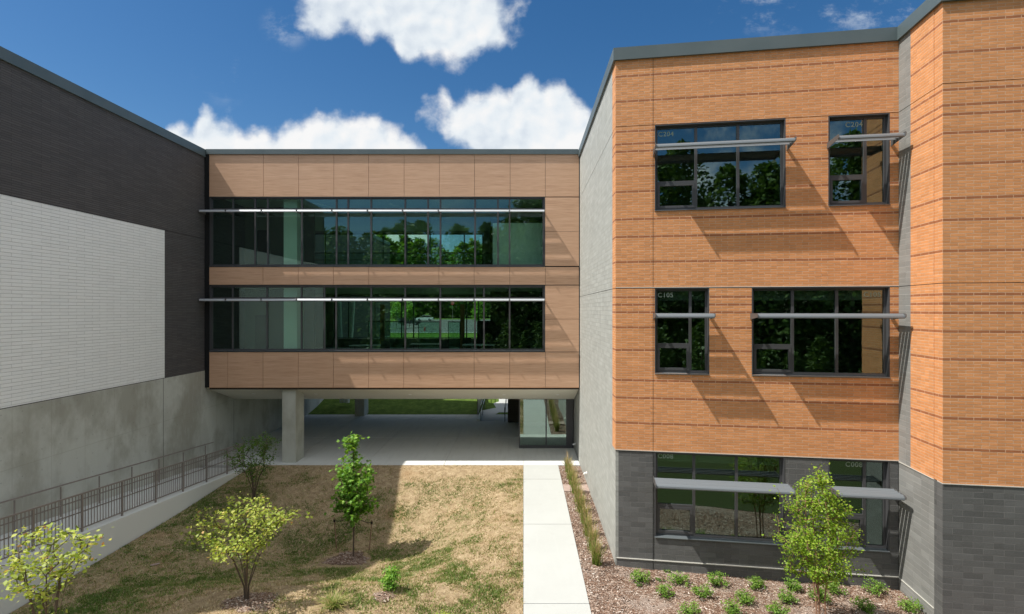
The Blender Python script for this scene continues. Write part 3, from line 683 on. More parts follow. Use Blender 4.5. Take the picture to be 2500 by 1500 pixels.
def solve(px, py, zf=lawn_z):
    Y = 12.0
    k = (px-CX)/F; b_ = (CY-py)/F
    ys_ = np.linspace(6, 23.3, 3000); d_ = H+b_*ys_-zf(k*ys_, ys_); i = int(np.argmax(d_ < 0)) if (d_ < 0).any() else len(ys_)-1
    return float(k*ys_[i]), float(ys_[i]), float(zf(k*ys_[i], ys_[i]))
rng = np.random.default_rng(5)
def grid(x0, x1, y0, y1, st, zf, name, m, attr=None, jit=0):
    nx, ny = max(2, int((x1-x0)/st)+1), max(2, int((y1-y0)/st)+1)
    X, Y = np.meshgrid(np.linspace(x0, x1, nx), np.linspace(y0, y1, ny)); Z = zf(X, Y)
    if jit:
        j = rng.normal(0, jit, Z.shape); j[0] = j[-1] = 0; j[:, 0] = j[:, -1] = 0; Z = Z+j
    V = np.stack([X, Y, Z], -1).reshape(-1, 3); i = np.arange(nx*ny).reshape(ny, nx)
    Fc = np.stack([i[:-1, :-1], i[:-1, 1:], i[1:, 1:], i[1:, :-1]], -1).reshape(-1, 4)
    t = attr(X, Y).ravel() if attr else None
    return raw(name, V, Fc, m, None, t, 'green', smooth=True)
def green(X, Y):
    g = .18+.30*np.clip((-4-X)/6, 0, 1)+.22*np.exp(-((X+3.2)/1.8)**2-((Y-17)/6)**2)-.22*np.clip((X+1.4)/1.2, 0, 1)
    g = g-.35*np.exp(-((YSL-Y)/1.1)**2)-.28*np.exp(-((X+6.0)/1.4)**2-((Y-12)/1.6)**2)
    g = g-.30*np.exp(-((X+8.6)/2.2)**2-((Y-21.6)/1.3)**2)*1
    return g
tag(grid(-11.83, -.01, -12, YSL-.012, .09, lawn_z, 'lawn', 'lawn', green, .009), kind='structure')
flat = lambda z: (lambda X, Y: np.full(np.shape(X), z))
tag(grid(-700, 700, -700, 900, 200, flat(-2.6), 'ground', 'grass'), kind='structure')
tag(grid(-120, 120, -140, -12.0, 4, flat(-.05), 'rear_meadow', 'shaded_grass'), kind='structure')
tag(grid(-120, -11.83, -12.0, 12, 4, flat(-.25), 'side_meadow', 'grass'), kind='structure')
tag(grid(1.525, 90, -12.0, 9.2, 2, flat(-.19), 'green_lawn', 'shaded_grass'), kind='structure')
# sidewalk panels and plaza
m_ = MB(); ye = [-12, -1.3, 3.2, 7.75, 12.33, 16.9, 21.4, YSL]
for a, b in zip(ye, ye[1:]): m_.box(W, 0, 1.52, a+.010, b-.010, -.16, .0)
m_.box(W, .01, 1.51, -12, YSL, -.3, -.06)
tag(m_.build('sidewalk', 'paving'), kind='structure')
m_ = MB(); xe = [-14.05, -10.5, -7.0, -3.5, 0, 2.485]; ye = [YSL, 28.4, 34.6]
for a, b in zip(xe, xe[1:]):
    for c, d in zip(ye, ye[1:]): m_.box(W, a+.010, b-.010, c+(.010 if c > YSL else 0), d-.010, -.3, 0)
m_.box(W, -14.0, 2.47, YSL+.02, 36.0, -.4, -.02)
tag(m_.build('plaza_paving', 'plaza'), kind='structure')
# mulch bed
def mulch_z(X, Y): return -.03-.17*np.clip((16.5-Y)/3, 0, 1)*np.clip((X-1.6)/1.2, 0, 1)+.02*np.sin(X*1.7)*np.cos(Y*1.9)
mz = mulch_z
tag(grid(1.525, 2.488, 14.3, YSL-.01, .06, mz, 'planting_strip', 'mulch', None, .008), kind='structure')
tag(grid(1.525, 27, 9.2, 14.4, .09, mz, 'mulch_bed', 'mulch', None, .009), kind='structure')
# paver crossing
m_ = MB().box(W, 1.53, 2.0, 19.95, 20.72, -.1, .012).box(W, 2.01, 2.48, 19.95, 20.72, -.1, .010)
tag(m_.build('paver_crossing', 'paver'), kind='structure')

# rear terrain
def rear_z(X, Y):
    X = np.asarray(X, float); Y = np.asarray(Y, float)
    s = np.interp(Y, [34.6, 35.4, 45, 60, 100, 250, 400], [-.02, .03, 2.2, 2.5, 3.2, 4.6, 6])
    wk = .083*np.clip(Y-33, 0, 40)-.12
    t = np.clip((-X-2.85)/.5, 0, 1); q = np.where(X > -3.4, wk*(1-t)+s*t, s)
    return np.where(Y > 60, s, q)
tag(grid(-90, 90, 34.6, 420, 1.6, rear_z, 'rear_lawn', 'grass'), kind='structure')
m_ = MB(); m_.face([(-2.65, 34.55, .005), (-.94, 34.55, .005), (-.94, 56, 1.93), (-2.65, 56, 1.93)]); m_.box(W, -2.65, -.94, 32.6, 34.54, -.02, .004)
tag(m_.build('rear_walkway', 'paving'), kind='structure')
def strip_z(x0, x1, y0, y1, name, m, n=14, dz=.05):
    m_ = MB()
    for i in range(n):
        a = y0+(y1-y0)*i/n; b = y0+(y1-y0)*(i+1)/n; za, zb_ = float(rear_z(50, a))+dz, float(rear_z(50, b))+dz
        m_.face([(x0, a, za), (x1, a, za), (x1, b, zb_), (x0, b, zb_)])
    return tag(m_.build(name, m), kind='structure')
strip_z(-34, 10, 88, 165, 'parking_lot', 'asphalt')
strip_z(-34, 10, 87, 87.9, 'parking_kerb', 'paving', 1, .12)

# ------------------------------------------------------------------ ramp, kerb wall and rails
rz = lambda Y: .03+.0865*max(0, 22.9-Y)
m_ = MB(); y0, y1 = 3.0, 22.9
Fx = Fr((0, 0), (1, 0), (0, 1))
m_.prism(Fx, [(y1, -.3), (y1, rz(y1)), (y0, rz(y0)), (y0, -.3)], -12.16, -11.86)
tag(m_.build('ramp_kerb_wall', 'curb'), 'low concrete retaining wall rising along the ramp under the picket railing', 'wall')
m_ = MB().prism(Fx, [(y1, -.3), (y1, .012), (y0, rz(y0)-.05), (y0, -.3)], -14.05, -12.165)
tag(m_.build('ramp', 'plaza'), kind='structure')
gr = thing('guardrail', 'brown-grey metal picket guardrail along the kerb wall of the ramp', 'railing', loc=(-12.0, 18, 0))
GX = -12.02; hr = 1.02
ps = [22.85, 21.6, 20.2, 18.8, 17.4, 15.95, 14.5, 13.05, 11.6, 10.15, 8.7, 7.25, 5.8]
for y in ps: MB().box(W, GX-.02, GX+.02, y-.025, y+.025, rz(y)-.01, rz(y)+hr).build('post', 'rail', gr)
pr = lambda zo, y, th: [(ps[-1], rz(ps[-1])+zo), (ps[0], rz(ps[0])+zo), (ps[0], rz(ps[0])+zo+th), (ps[-1], rz(ps[-1])+zo+th)]
for nm, zo, th, w_ in (('top_rail', hr+.002, .035, .025), ('mid_rail', .52, .025, .014), ('upper_rail', .86, .025, .014), ('bottom_rail', .09, .03, .014)):
    MB().prism(Fx, pr(zo, 0, th), GX-w_-(.05 if nm in ('mid_rail', 'upper_rail') else 0), GX+w_-(.05 if nm in ('mid_rail', 'upper_rail') else 0)).build(nm, 'rail', gr)
for a, b in zip(ps, ps[1:]):
    m_ = MB(); n = 14
    for i in range(1, n): y = a+(b-a)*i/n; m_.box(W, GX-.007, GX+.007, y-.008, y+.008, rz(y)+.12, rz(y)+hr)
    m_.build('picket_panel', 'rail', gr)
hrr = thing('handrail', 'slim metal handrail standing by the concrete wall of the ramp', 'railing', loc=(-13.85, 20, 0))
HX = -13.86; hp = [23.2, 21.7, 20.25, 18.85, 17.4, 15.95, 14.5, 13.05, 11.6]
for y in hp:
    MB().tube((HX, y, max(0, rz(y)-.06)), (HX, y, rz(y)+.86), .02, n=8).build('post', 'rail', hrr)
MB().tube((HX+.06, 23.7, rz(23.4)+.88), (HX+.06, 11, rz(11)+.90), .022, n=8).build('rail', 'rail', hrr)
# rails at the rear walkway
def rr_z(y): return .083*max(0, y-34.5)
t = thing('walkway_guardrail', 'metal guardrail with solid panel at the left of the rear walkway', 'railing', loc=(-2.9, 34, 0))
MB().box(W, -2.98, -2.94, 34.3, 42, .05, 1.02).build('panel', 'rail', t)
MB().box(W, -3.0, -2.92, 34.25, 42, 1.03, 1.07).build('top_rail', 'shade', t)
t = thing('walkway_handrail', 'metal handrail on four posts along the left of the rear walkway', 'railing', loc=(-2.6, 34, 0))
for y in (32.7, 34.2, 36.0, 38): MB().tube((-2.62, y, rr_z(y)), (-2.62, y, .95+rr_z(y)), .022).build('post', 'rail', t)
MB().tube((-2.62, 32.5, .96), (-2.62, 42, .96+.62), .022).build('top_rail', 'shade', t)
MB().tube((-2.62, 32.5, .55), (-2.62, 42, .55+.62), .018).build('lower_rail', 'shade', t)
MB().box(W, -2.85, -2.66, 32.6, 42, -.05, .10).build('kerb', 'curb', t)
t = thing('looped_handrail', 'dark looped handrail end right of the rear walkway by the board wall', 'railing', loc=(-1.15, 32.5, 0))
MB().tube((-1.13, 32.4, 0), (-1.13, 32.4, .95), .022).build('post', 'black', t)
m_ = MB(); m_.tube((-1.13, 32.4, .93), (-1.13, 32.0, .93), .02).tube((-1.13, 32.0, .93), (-1.13, 32.0, .50), .02).tube((-1.13, 32.0, .50), (-1.13, 32.4, .50), .02).tube((-1.13, 32.4, .94), (-1.13, 38, 1.30), .02).tube((-1.13, 32.4, .5), (-1.13, 38, .86), .018)
m_.build('rail_loop', 'black', t)

# wall outlets
def spout(y, z, lab):
    t = thing('wall_spout', lab, 'spout', 'white outlets low on the grey block wall', loc=(2.49, y, z))
    m = MB(); N = 10
    for i in range(4):
        a0, a1 = i*.35, (i+1)*.35
        m.tube((2.485-.09*math.sin(a0)*1.1, y, z+.05*math.cos(a0)), (2.485-.09*math.sin(a1)*1.1, y, z+.05*math.cos(a1)), .045, n=10)
    m.build('spout_body', 'white', t); MB().tube((2.489, y, z+.05), (2.478, y, z+.05), .075, n=16).build('flange', 'white', t)
spout(20.95, .33, 'white spout on the sunlit grey wall beside the paver crossing')
spout(26.0 if False else 25.6, .30, 'white spout on the shaded grey wall beside the glass entrance')

# ------------------------------------------------------------------ interior things seen through the lower ribbon window
ZF = 4.351
def desk(x, y, lab):
    t = thing('desk', lab, 'desk', 'desks behind the lower ribbon window', loc=(x, y, ZF))
    MB().box(W, x-.8, x+.8, y-.38, y+.38, ZF+.71, ZF+.74).build('desktop', 'white', t)
    for sx in (-1, 1):
        for sy in (-1, 1): MB().tube((x+sx*.74, y+sy*.32, ZF), (x+sx*.74, y+sy*.32, ZF+.709), .022, n=6).build('leg', 'rail', t)
def chair(x, y, lab):
    t = thing('office_chair', lab, 'chair', 'black office chairs behind the lower ribbon window', loc=(x, y, ZF))
    MB().box(W, x-.24, x+.24, y-.24, y+.24, ZF+.44, ZF+.50).build('seat', 'black', t)
    MB().prism(Fr((x, y), (1, 0), (0, 1)), [(.22, ZF+.52), (.26, ZF+.52), (.31, ZF+.98), (.27, ZF+.98)], -.22, .22).build('backrest', 'black', t)
    MB().tube((x, y, ZF+.06), (x, y, ZF+.44), .028).build('stem', 'rail', t)
    m = MB()
    for k in range(5): q = k*1.2566; m.tube((x, y, ZF+.09), (x+.28*math.cos(q), y+.28*math.sin(q), ZF+.045), .018, n=6)
    m.build('base', 'black', t)
for x, y, l in ((-7.6, 26.0, 'white desk nearest the round column side of the lower window'), (-4.9, 27.0, 'white desk in the middle of the lower window'), (-2.2, 26.4, 'white desk near the right half of the lower window')): desk(x, y, l)
for x, y, l in ((-6.6, 25.2, 'black office chair left of the middle desk'), (-3.9, 26.0, 'black office chair right of the middle desk'), (-3.0, 28.0, 'black office chair behind the right desk'), (.55, 24.9, 'black office chair at the far right end of the lower window')): chair(x, y, l)
for px, Y in ((933, 29.5), (1128.5, 28.5)):
    x = (px-CX)*Y/F; tag(MB().box(W, x-.11, x+.11, Y, Y+.22, ZF, ZF+2.75).build('wood_post', 'wood'), 'brown wooden post inside the lower window, %s' % ('left of the two' if px < 1000 else 'right of the two'), 'post', 'wooden posts behind the lower ribbon window')
for k, (a, b, y) in enumerate(((900, 985, 31.0), (1022, 1072, 30.0), (1095, 1122, 30.0))):
    x0, x1 = (a-CX)*y/F, (b-CX)*y/F
    t = thing('glass_partition', ['wide glass screen left of the white car seen through the lower window', 'glass screen in the middle of the lower window beside the blue-grey board', 'narrow glass screen left of the right wooden post'][k], 'partition', 'glass screens behind the lower ribbon window', loc=(x0, y, ZF))
    MB().box(W, x0, x1, y, y+.02, ZF+.1, ZF+1.75).build('pane', 'glass_b', t)
    MB().box(W, x0-.03, x1+.03, y-.01, y+.03, ZF+1.75, ZF+1.80).box(W, x0-.03, x0, y-.01, y+.03, ZF, ZF+1.75).box(W, x1, x1+.03, y-.01, y+.03, ZF, ZF+1.75).build('frame', 'black', t)
tag(MB().box(W, -2.55, -.7, 29.2, 29.3, ZF+.05, ZF+1.85).build('display_board', 'black'), 'large black board standing inside the right part of the lower window', 'board')
# slanted white columns outside the rear of the lower floor
for k, (xa, xb) in enumerate((((829-CX)*36.2/F, (835-CX)*36.2/F), ((858-CX)*36.2/F, (847-CX)*36.2/F))):
    tag(MB().tube((xb, 36.2, .5), (xa*1.0+(xa-xb)*.6, 36.2, 9.0), .16, n=12).build('slanted_column', 'int_col'), 'slanted pale column behind the bridge, %s leg of the V' % ('left' if k == 0 else 'right'), 'column', 'slanted columns behind the bridge')

# ------------------------------------------------------------------ cars and street things beyond
def car(x, y, col, lab, flip=1):
    z = float(rear_z(50, y))+.05
    t = thing('parked_car', lab, 'car', 'cars parked in the lot beyond the bridge', loc=(x, y, z))
    mm = mat('car_paint', col, .3, 0, .6)
    Fc = Fr((x, y), (0, 1), (flip, 0))
    body = [(-2.3, .35), (-2.35, .62), (-2.25, .82), (-1.35, .95), (1.9, .98), (2.25, .92), (2.32, .6), (2.28, .35)]
    MB().prism(Fc, body, -.9, .9).build('body', mm, t)
    MB().prism(Fc, [(-1.3, .951), (-.65, 1.48), (1.35, 1.52), (2.0, .985), (1.8, .981)], -.78, .78).build('cabin', M['glass_r'] if False else 'black', t)
    MB().prism(Fc, [(-.62, 1.485), (1.3, 1.525), (1.2, 1.56), (-.5, 1.53)], -.76, .76).build('roof', mm, t)
    for du in (-1.45, 1.45):
        for s in (-1, 1):
            p0 = Fc.p(s*.93, du, z*0+.33)
            w_ = MB().tube((x+flip*du, y+s*.72, .33), (x+flip*du, y+s*.93, .33), .33, n=16).build('wheel', 'black', t)
            MB().tube((x+flip*du, y+s*.925, .33), (x+flip*du, y+s*.94, .33), .19, n=12).build('rim', 'sill', w_)
    # lift everything to the terrain
    for ch in t.children: ch.location.z += z
    return t
car((1037-CX)*150/F, 150, (.75, .76, .77), 'white van-like car parked far beyond the lower window')
car((1000-CX)*118/F, 118, (.02, .025, .03), 'dark car parked beyond the lower window, nearer than the white one', -1)
car((1020-CX)*135/F-4, 140, (.03, .05, .06), 'dark teal car parked left of the white one')
zz = float(rear_z(50, 92)); hx = (1037-CX)*92/F
t = thing('fire_hydrant', 'small red fire hydrant on the grass beyond the lower window', 'hydrant', loc=(hx, 92, zz))
MB().tube((hx, 92, zz), (hx, 92, zz+.65), .12, .11, 12).tube((hx, 92, zz+.65), (hx, 92, zz+.85), .14, .03, 12).build('barrel', 'red', t)
MB().tube((hx-.2, 92, zz+.45), (hx+.2, 92, zz+.45), .06).build('nozzle', 'red', t)
sxx = (1105-CX)*120/F; sz = float(rear_z(50, 120))
t = thing('stop_sign', 'red octagonal stop sign on a post beyond the lower window', 'sign', loc=(sxx, 120, sz))
MB().tube((sxx, 120, sz), (sxx, 120, 8.6), .04).build('post', 'rail', t)
m_ = MB(); m_.tube((sxx, 119.95, 8.3), (sxx, 119.92, 8.3), .42, n=8); m_.build('sign_plate', 'red', t)
cu = bpy.data.curves.new('t', 'FONT'); cu.body = 'STOP'; cu.size = .34; cu.align_x = 'CENTER'; ob = bpy.data.objects.new('t', cu); C.objects.link(ob)
me = bpy.data.meshes.new_from_object(ob.evaluated_get(bpy.context.evaluated_depsgraph_get())); bpy.data.objects.remove(ob)
for v in me.vertices: v.co = (sxx+v.co.x, 119.91, 8.18+v.co.y)
me.materials.clear(); me.materials.append(M['white']); link('sign_text', me, t)

# ------------------------------------------------------------------ plants
def leaves(P, N_, size, r, flat=.0, lobed=False):
    """P (n,3) centres -> leaf quads (folded diamonds)"""
    n = len(P); d = r.normal(size=(n, 3)); d[:, 2] = d[:, 2]*.5-.15; d /= np.linalg.norm(d, axis=1)[:, None]
    up = r.normal(size=(n, 3))*.55+np.array([-.25, -.15, 1.0]); s = np.cross(d, up); s /= np.linalg.norm(s, axis=1)[:, None]
    L = (size*(.6+.7*r.random(n)))[:, None]; nn = np.cross(s, d)
    a = P; b = P+d*L*.5+s*L*.34+nn*L*.08; c = P+d*L; e = P+d*L*.5-s*L*.34+nn*L*.08
    V = np.stack([a, b, c, e], 1).reshape(-1, 3); Fc = np.arange(n*4).reshape(n, 4)
    if lobed:      # two side lobes
        b2 = P+d*L*.62+s*L*.62; b3 = P+d*L*.25+s*L*.25; e2 = P+d*L*.62-s*L*.62; e3 = P+d*L*.25-s*L*.25
        V2 = np.stack([b3, b2, P+d*L*.6+s*L*.12, a], 1).reshape(-1, 3); V3 = np.stack([e3, a, P+d*L*.6-s*L*.12, e2], 1).reshape(-1, 3)
        V = np.concatenate([V, V2, V3]); Fc = np.arange(n*12).reshape(n*3, 4)
    return V, Fc
def plant(name, label, cat, base, tips, stems, lm, bm, r, nl=14, lsize=.07, spread=.09, r0=.02, group=None, lobed=False, tw=.0022, pw=.45, parts=('crown', 'trunk'), minr=.003):
    """tips (n,3) are reached by branches grown from the stem polylines"""
    t = thing(name, label, cat, group, loc=base)
    nodes = []; par = []
    for st in stems:
        last = -1
        for i, q in enumerate(st): nodes.append(np.array(q, float)); par.append(last); last = len(nodes)-1
    plen = [0.0]*len(nodes)
    for i in range(len(nodes)):
        if par[i] >= 0: plen[i] = plen[par[i]]+np.linalg.norm(nodes[i]-nodes[par[i]])
    axis = nodes[0]
    order = np.argsort([np.linalg.norm(p-axis) for p in tips])
    tipi = []
    for k in order:
        p = tips[k]; A = np.array(nodes); dd = np.linalg.norm(A-p, axis=1)+np.array(plen)*.35+np.where(A[:, 2] > p[2]-.01, .25, 0)
        j = int(np.argmin(dd)); q = nodes[j]; L = np.linalg.norm(p-q); m = max(1, int(L/.14)); last = j
        for i in range(1, m+1):
            f = i/m; x = q+(p-q)*f+np.array([0, 0, 1])*L*.12*math.sin(math.pi*f)*(1)+r.normal(0, .012, 3)*(f < 1)
            nodes.append(x); par.append(last); plen.append(plen[last]+L/m); last = len(nodes)-1
        tipi.append(last)
    cnt = np.zeros(len(nodes)); cnt[tipi] = 1
    for i in range(len(nodes)-1, -1, -1):
        if par[i] >= 0: cnt[par[i]] += cnt[i]
    rad = np.maximum(minr, tw*np.maximum(cnt, 1)**pw); rad = np.minimum(rad, r0)
    m = MB()
    for i in range(len(nodes)):
        if par[i] >= 0: m.tube(nodes[i], nodes[par[i]], rad[i], rad[par[i]], 5, False)
    m.build(parts[1], bm, t, smooth=True)
    # leaves along the last stretch of each branch
    P = []
    for ti in tipi:
        k = ti; pts = []
        while k >= 0 and len(pts) < 3: pts.append(nodes[k]); k = par[k]
        c = np.array(pts)[r.integers(0, len(pts), nl)]; P.append(c+r.normal(0, spread, (nl, 3))*np.array([1, 1, .7]))
    P = np.concatenate(P); V, Fc = leaves(P, None, lsize, r, lobed=lobed)
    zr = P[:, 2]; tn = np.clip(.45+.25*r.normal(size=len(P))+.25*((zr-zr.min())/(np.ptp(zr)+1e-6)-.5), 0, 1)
    if lobed: tn = np.concatenate([tn, np.repeat(tn, 2)])
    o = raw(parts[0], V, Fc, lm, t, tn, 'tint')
    return t
def crown(r, n, prof, cx, cy, z0, z1, lump=.25, hollow=.0):
    """prof: radius at relative heights"""
    out = []; ph = r.random(6)*6.28
    while len(out) < n:
        f = r.random(); R_ = np.interp(f, [p[0] for p in prof], [p[1] for p in prof]); q = r.random()*6.2832
        if r.random() > (R_/max(p[1] for p in prof))**1.3+.08: continue
        R_ *= 1+lump*math.sin(3*q+ph[0]+f*5)*.6+lump*math.sin(5*q+ph[1]-f*8)*.4
        rr = R_*math.sqrt(hollow+(1-hollow)*r.random()); out.append((cx+rr*math.cos(q), cy+rr*math.sin(q), z0+(z1-z0)*f))
    return np.array(out)
# young maple with stakes
mx_, my, mz_ = solve(862.6, 1362)
r = np.random.default_rng(11)
tp = crown(r, 150, [(0, .30), (.12, .62), (.3, .58), (.5, .55), (.7, .66), (.82, .52), (.93, .28), (1, .12)], mx_, my, mz_+1.35, mz_+3.3, .35)
tp2 = crown(r, 18, [(0, .16), (.4, .34), (.7, .30), (1, .12)], mx_-.04, my, mz_+3.5, mz_+3.98, .3)
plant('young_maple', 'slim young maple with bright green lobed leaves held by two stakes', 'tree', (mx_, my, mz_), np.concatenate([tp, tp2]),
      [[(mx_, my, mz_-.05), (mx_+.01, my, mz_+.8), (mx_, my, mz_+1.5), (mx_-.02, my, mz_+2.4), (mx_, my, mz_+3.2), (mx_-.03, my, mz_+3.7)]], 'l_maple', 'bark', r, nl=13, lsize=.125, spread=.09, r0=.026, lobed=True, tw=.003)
stk = []
for px, py, dxx, lab in ((822, 1340, -.05, 'weathered wooden stake left of the young maple'), (901, 1345, .06, 'weathered wooden stake right of the young maple')):
    x, y, z = solve(px, py); tag(MB().tube((x, y, z-.1), (x+dxx*1.6, y, z+1.02), .022, .02, 6).build('tree_stake', 'stake'), lab, 'stake', 'stakes of the young maple'); stk.append((x+dxx*1.5, y, z+.93))
for (x, y, z), lab in zip(stk, ('sagging black strap tying the maple to its left stake', 'black strap tying the maple to its right stake')):
    m_ = MB(); pts = [Vector((x, y, z)).lerp(Vector((mx_, my, mz_+1.42)), k/6)-Vector((0, 0, .09*math.sin(math.pi*k/6))) for k in range(7)]
    for a_, b_ in zip(pts, pts[1:]): m_.tube(a_, b_, .011, n=5)
    m_.tube((x, y, z-.04), (x, y, z+.04), .034, n=8)
    tag(m_.build('tie_strap', 'black'), lab, 'strap', 'straps of the young maple')
# crabapples
def crab(px, py, top, z_lo, rad, seed, lab, lm, ntip, xy=None, nl=15, cxo=0):
    x, y, z = solve(px, py) if xy is None else xy
    r = np.random.default_rng(seed); hgt = top
    tp = crown(r, ntip, [(0, rad*.55), (.25, rad), (.6, rad*.85), (.85, rad*.5), (1, rad*.25)], x+cxo, y, z+z_lo, z+hgt, .4, .25)
    tp[:, 2] += .18*np.linalg.norm(tp[:, :2]-np.array([x, y]), axis=1)-.1
    st = []
    for k in range(6):
        q = k*1.047+r.random()*.7; rr = rad*.42
        st.append([(x+.03*math.cos(q), y+.03*math.sin(q), z-.05), (x+.05*math.cos(q), y+.05*math.sin(q), z+.35), (x+rr*.5*math.cos(q), y+rr*.5*math.sin(q), z+z_lo*.75), (x+rr*math.cos(q), y+rr*math.sin(q), z+z_lo*1.1)])
    return plant('crabapple_tree', lab, 'tree', (x, y, z), tp, st, lm, 'bark', r, nl=int(nl*1.45), lsize=.076, spread=.08, r0=.028, tw=.0042, group=None)
crab(602, 1468, 2.2, 1.3, 1.25, 21, 'vase-shaped multi-stem crabapple with yellow-green leaves in the front lawn', 'l_crab', 115, cxo=-.15)
crab(620, 1222, 2.6, 1.15, .92, 22, 'shaded multi-stem crabapple with dark green leaves by the end of the kerb wall', 'l_crab_shade', 95)
crab(0, 0, 3.35, 2.3, .68, 23, 'crabapple at the left edge of the view beside the ramp wall', 'l_crab', 55, xy=(-7.6, 8.5, float(lawn_z(-7.5, 8.5))))
# birch
r = np.random.default_rng(31); bx, by, bz = 6.5, 11.6, float(mulch_z(6.5, 11.6))
prof = [(0, .45), (.1, .68), (.3, .80), (.5, .70), (.68, .54), (.82, .33), (.93, .13), (1, .05)]
tp = crown(r, 310, prof, bx-.08, by, bz+1.15, bz+3.62, .3, .1)
xt = np.array([(bx-.92, by+.05, bz+1.95), (bx-1.12, by, bz+2.08), (bx-.75, by, bz+1.8), (bx+.85, by, bz+1.30), (bx+1.02, by, bz+1.32), (bx+.9, by+.1, bz+1.85), (bx-.85, by, bz+2.9), (bx-.98, by, bz+3.1), (bx-.7, by, bz+2.7)])
stems = []
for k, (dx_, dy_) in enumerate(((-.09, 0), (.0, .06), (.08, -.02))):
    stems.append([(bx+dx_, by+dy_, bz-.05), (bx+dx_*1.1-.03, by+dy_, bz+.7), (bx+dx_*2.2-.05, by+dy_*2, bz+1.5), (bx+dx_*2.8-.1, by+dy_*3, bz+2.4), (bx+dx_*2-.18, by+dy_*2, bz+3.2)])
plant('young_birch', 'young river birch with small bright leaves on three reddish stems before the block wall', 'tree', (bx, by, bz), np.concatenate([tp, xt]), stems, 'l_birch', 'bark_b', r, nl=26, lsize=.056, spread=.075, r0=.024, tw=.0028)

# small shrubs
def shrub(x, y, z, h, wd, seed, lab, lm='l_shrub', n=52, nl=13, ls=.042, name='low_shrub', group='low green shrubs planted in the mulch bed', cat='shrub'):
    r = np.random.default_rng(seed)
    q = r.random(n)*6.283; rr = wd*.5*np.sqrt(r.random(n)); f = r.random(n)
    tp = np.stack([x+rr*np.cos(q), y+rr*np.sin(q), z+h*(.25+.75*f*(1-.45*(rr/(wd*.5))**2))], -1)
    return plant(name, lab, cat, (x, y, z), tp, [[(x, y, z-.02), (x, y, z+h*.2)]], lm, 'bark', r, nl=nl, lsize=ls, spread=h*.10, r0=.012, group=group, parts=('foliage', 'stems'), tw=.0015, minr=.002)
x, y, z = solve(952, 1441)
shrub(x, y, z, .56, .40, 41, 'round leafy green bush standing alone on the sunny lawn', 'l_maple', 60, 14, .06, 'round_bush', None, 'bush')
x, y, z = solve(1083, 1505) if False else (-1.72, 11.5, float(lawn_z(-1.72, 11.5)))
shrub(x, y, z, .22, .34, 43, 'small yellow-green plant on the lawn at the bottom edge near the sidewalk', 'l_crab', 22, 10, .05, 'small_plant', None, 'plant')
sh = [(205, 195, 'first from the building corner in the row along the base'), (515, 212, 'second from the building corner in the row along the base'), (815, 226, 'third in the row along the base, at the shadow edge'),
      (1130, 250, 'fourth in the row along the base, with a wispy left top'), (1425, 262, 'fifth in the row along the base, left of the birch stems'), (1755, 285, 'in the row along the base, right behind the birch crown'), (2065, 292, 'last in the row along the base, near the inside corner'),
      (405, 318, 'leftmost of the second row in the mulch'), (700, 320, 'second of the second row in the mulch'), (1035, 368, 'third of the second row, bright and spreading'), (1370, 365, 'fourth of the second row, left of the birch'),
      (1632, 352, 'directly behind the birch stems'), (1985, 432, 'dark, in the birch shadow to its right'), (2345, 432, 'beside the right wall foot'),
      (598, 470, 'at the bottom edge, leftmost of three'), (938, 470, 'at the bottom edge, middle of three'), (1300, 475, 'at the bottom edge, left of the birch')]
for k, (a_, b_, l_) in enumerate(sh):
    x, y, z = solve(1500+a_/3.255, 1360+b_/3.257, mulch_z); rs = random.Random(k)
    shrub(x, y, z, (.33 if k else .27)*rs.uniform(.85, 1.15), .44*rs.uniform(.85, 1.2), 100+k, 'low green shrub '+l_)
for k, (a_, b_, l_) in enumerate(((190, 228, 'just below the first shrub by the corner'), (362, 186, 'between the first two shrubs of the base row'), (642, 108, 'right at the foot of the block wall'), (412, 124, 'at the wall foot left of the second shrub'))):
    x, y, z = solve(1500+a_/3.255, 1360+b_/3.257, mulch_z)
    shrub(x, y, z, .10, .2, 150+k, 'tiny pale green seedling '+l_, 'l_crab_shade', 10, 8, .04, 'seedling', 'small seedlings in the mulch', 'seedling')
# grasses
def reed(x, y, z, n, h, lab, seed, spread=.16, name='reed_grass_clump', group='reed grass clumps along the grey wall', m='reed', plume=True, wd=.011, parts=True):
    r = np.random.default_rng(seed); t = thing(name, lab, 'ornamental grass', group, loc=(x, y, z))
    def blades(n, hh, sp, lean, w_):
        V = []; Fc = []; T = []
        q = r.random(n)*6.283; b = np.stack([x+r.normal(0, .05, n), y+r.normal(0, .05, n), np.full(n, z)], -1)
        H_ = hh*(.55+.5*r.random(n)); ln = lean*(.3+r.random(n)); d = np.stack([np.cos(q), np.sin(q), 0*q], -1)
        sd = np.stack([-np.sin(q), np.cos(q), 0*q], -1)*w_
        prev = None; pts = []
        for f in (0, .35, .7, 1):
            c = b+d*(ln*f**1.8)[:, None]+np.array([0, 0, 1])*(H_*(f-.12*f*f*ln/.2))[:, None]; wf = (1-f*.75)
            pts.append((c-sd*wf, c+sd*wf))
        for i in range(3):
            V.append(np.stack([pts[i][0], pts[i][1], pts[i+1][1], pts[i+1][0]], 1).reshape(-1, 3)); T.append(np.clip(.25+.22*r.normal(size=n)+i*.14, 0, 1))
        V = np.concatenate(V); return V, np.arange(len(V)).reshape(-1, 4), np.concatenate(T)
    V, Fc, T = blades(n, h*.62, .1, spread*1.3, wd); raw('leaves', V, Fc, m, t, T)
    if plume:
        V, Fc, T = blades(n//5, h, .1, spread*.8, wd*.8); raw('plumes', V, Fc, m, t, np.clip(T+.35, 0, 1))
    return t
gy_ = [14.35, 15.25, 16.15, 17.05, 18.0, 18.95, 19.85, 20.75, 21.6, 22.45]
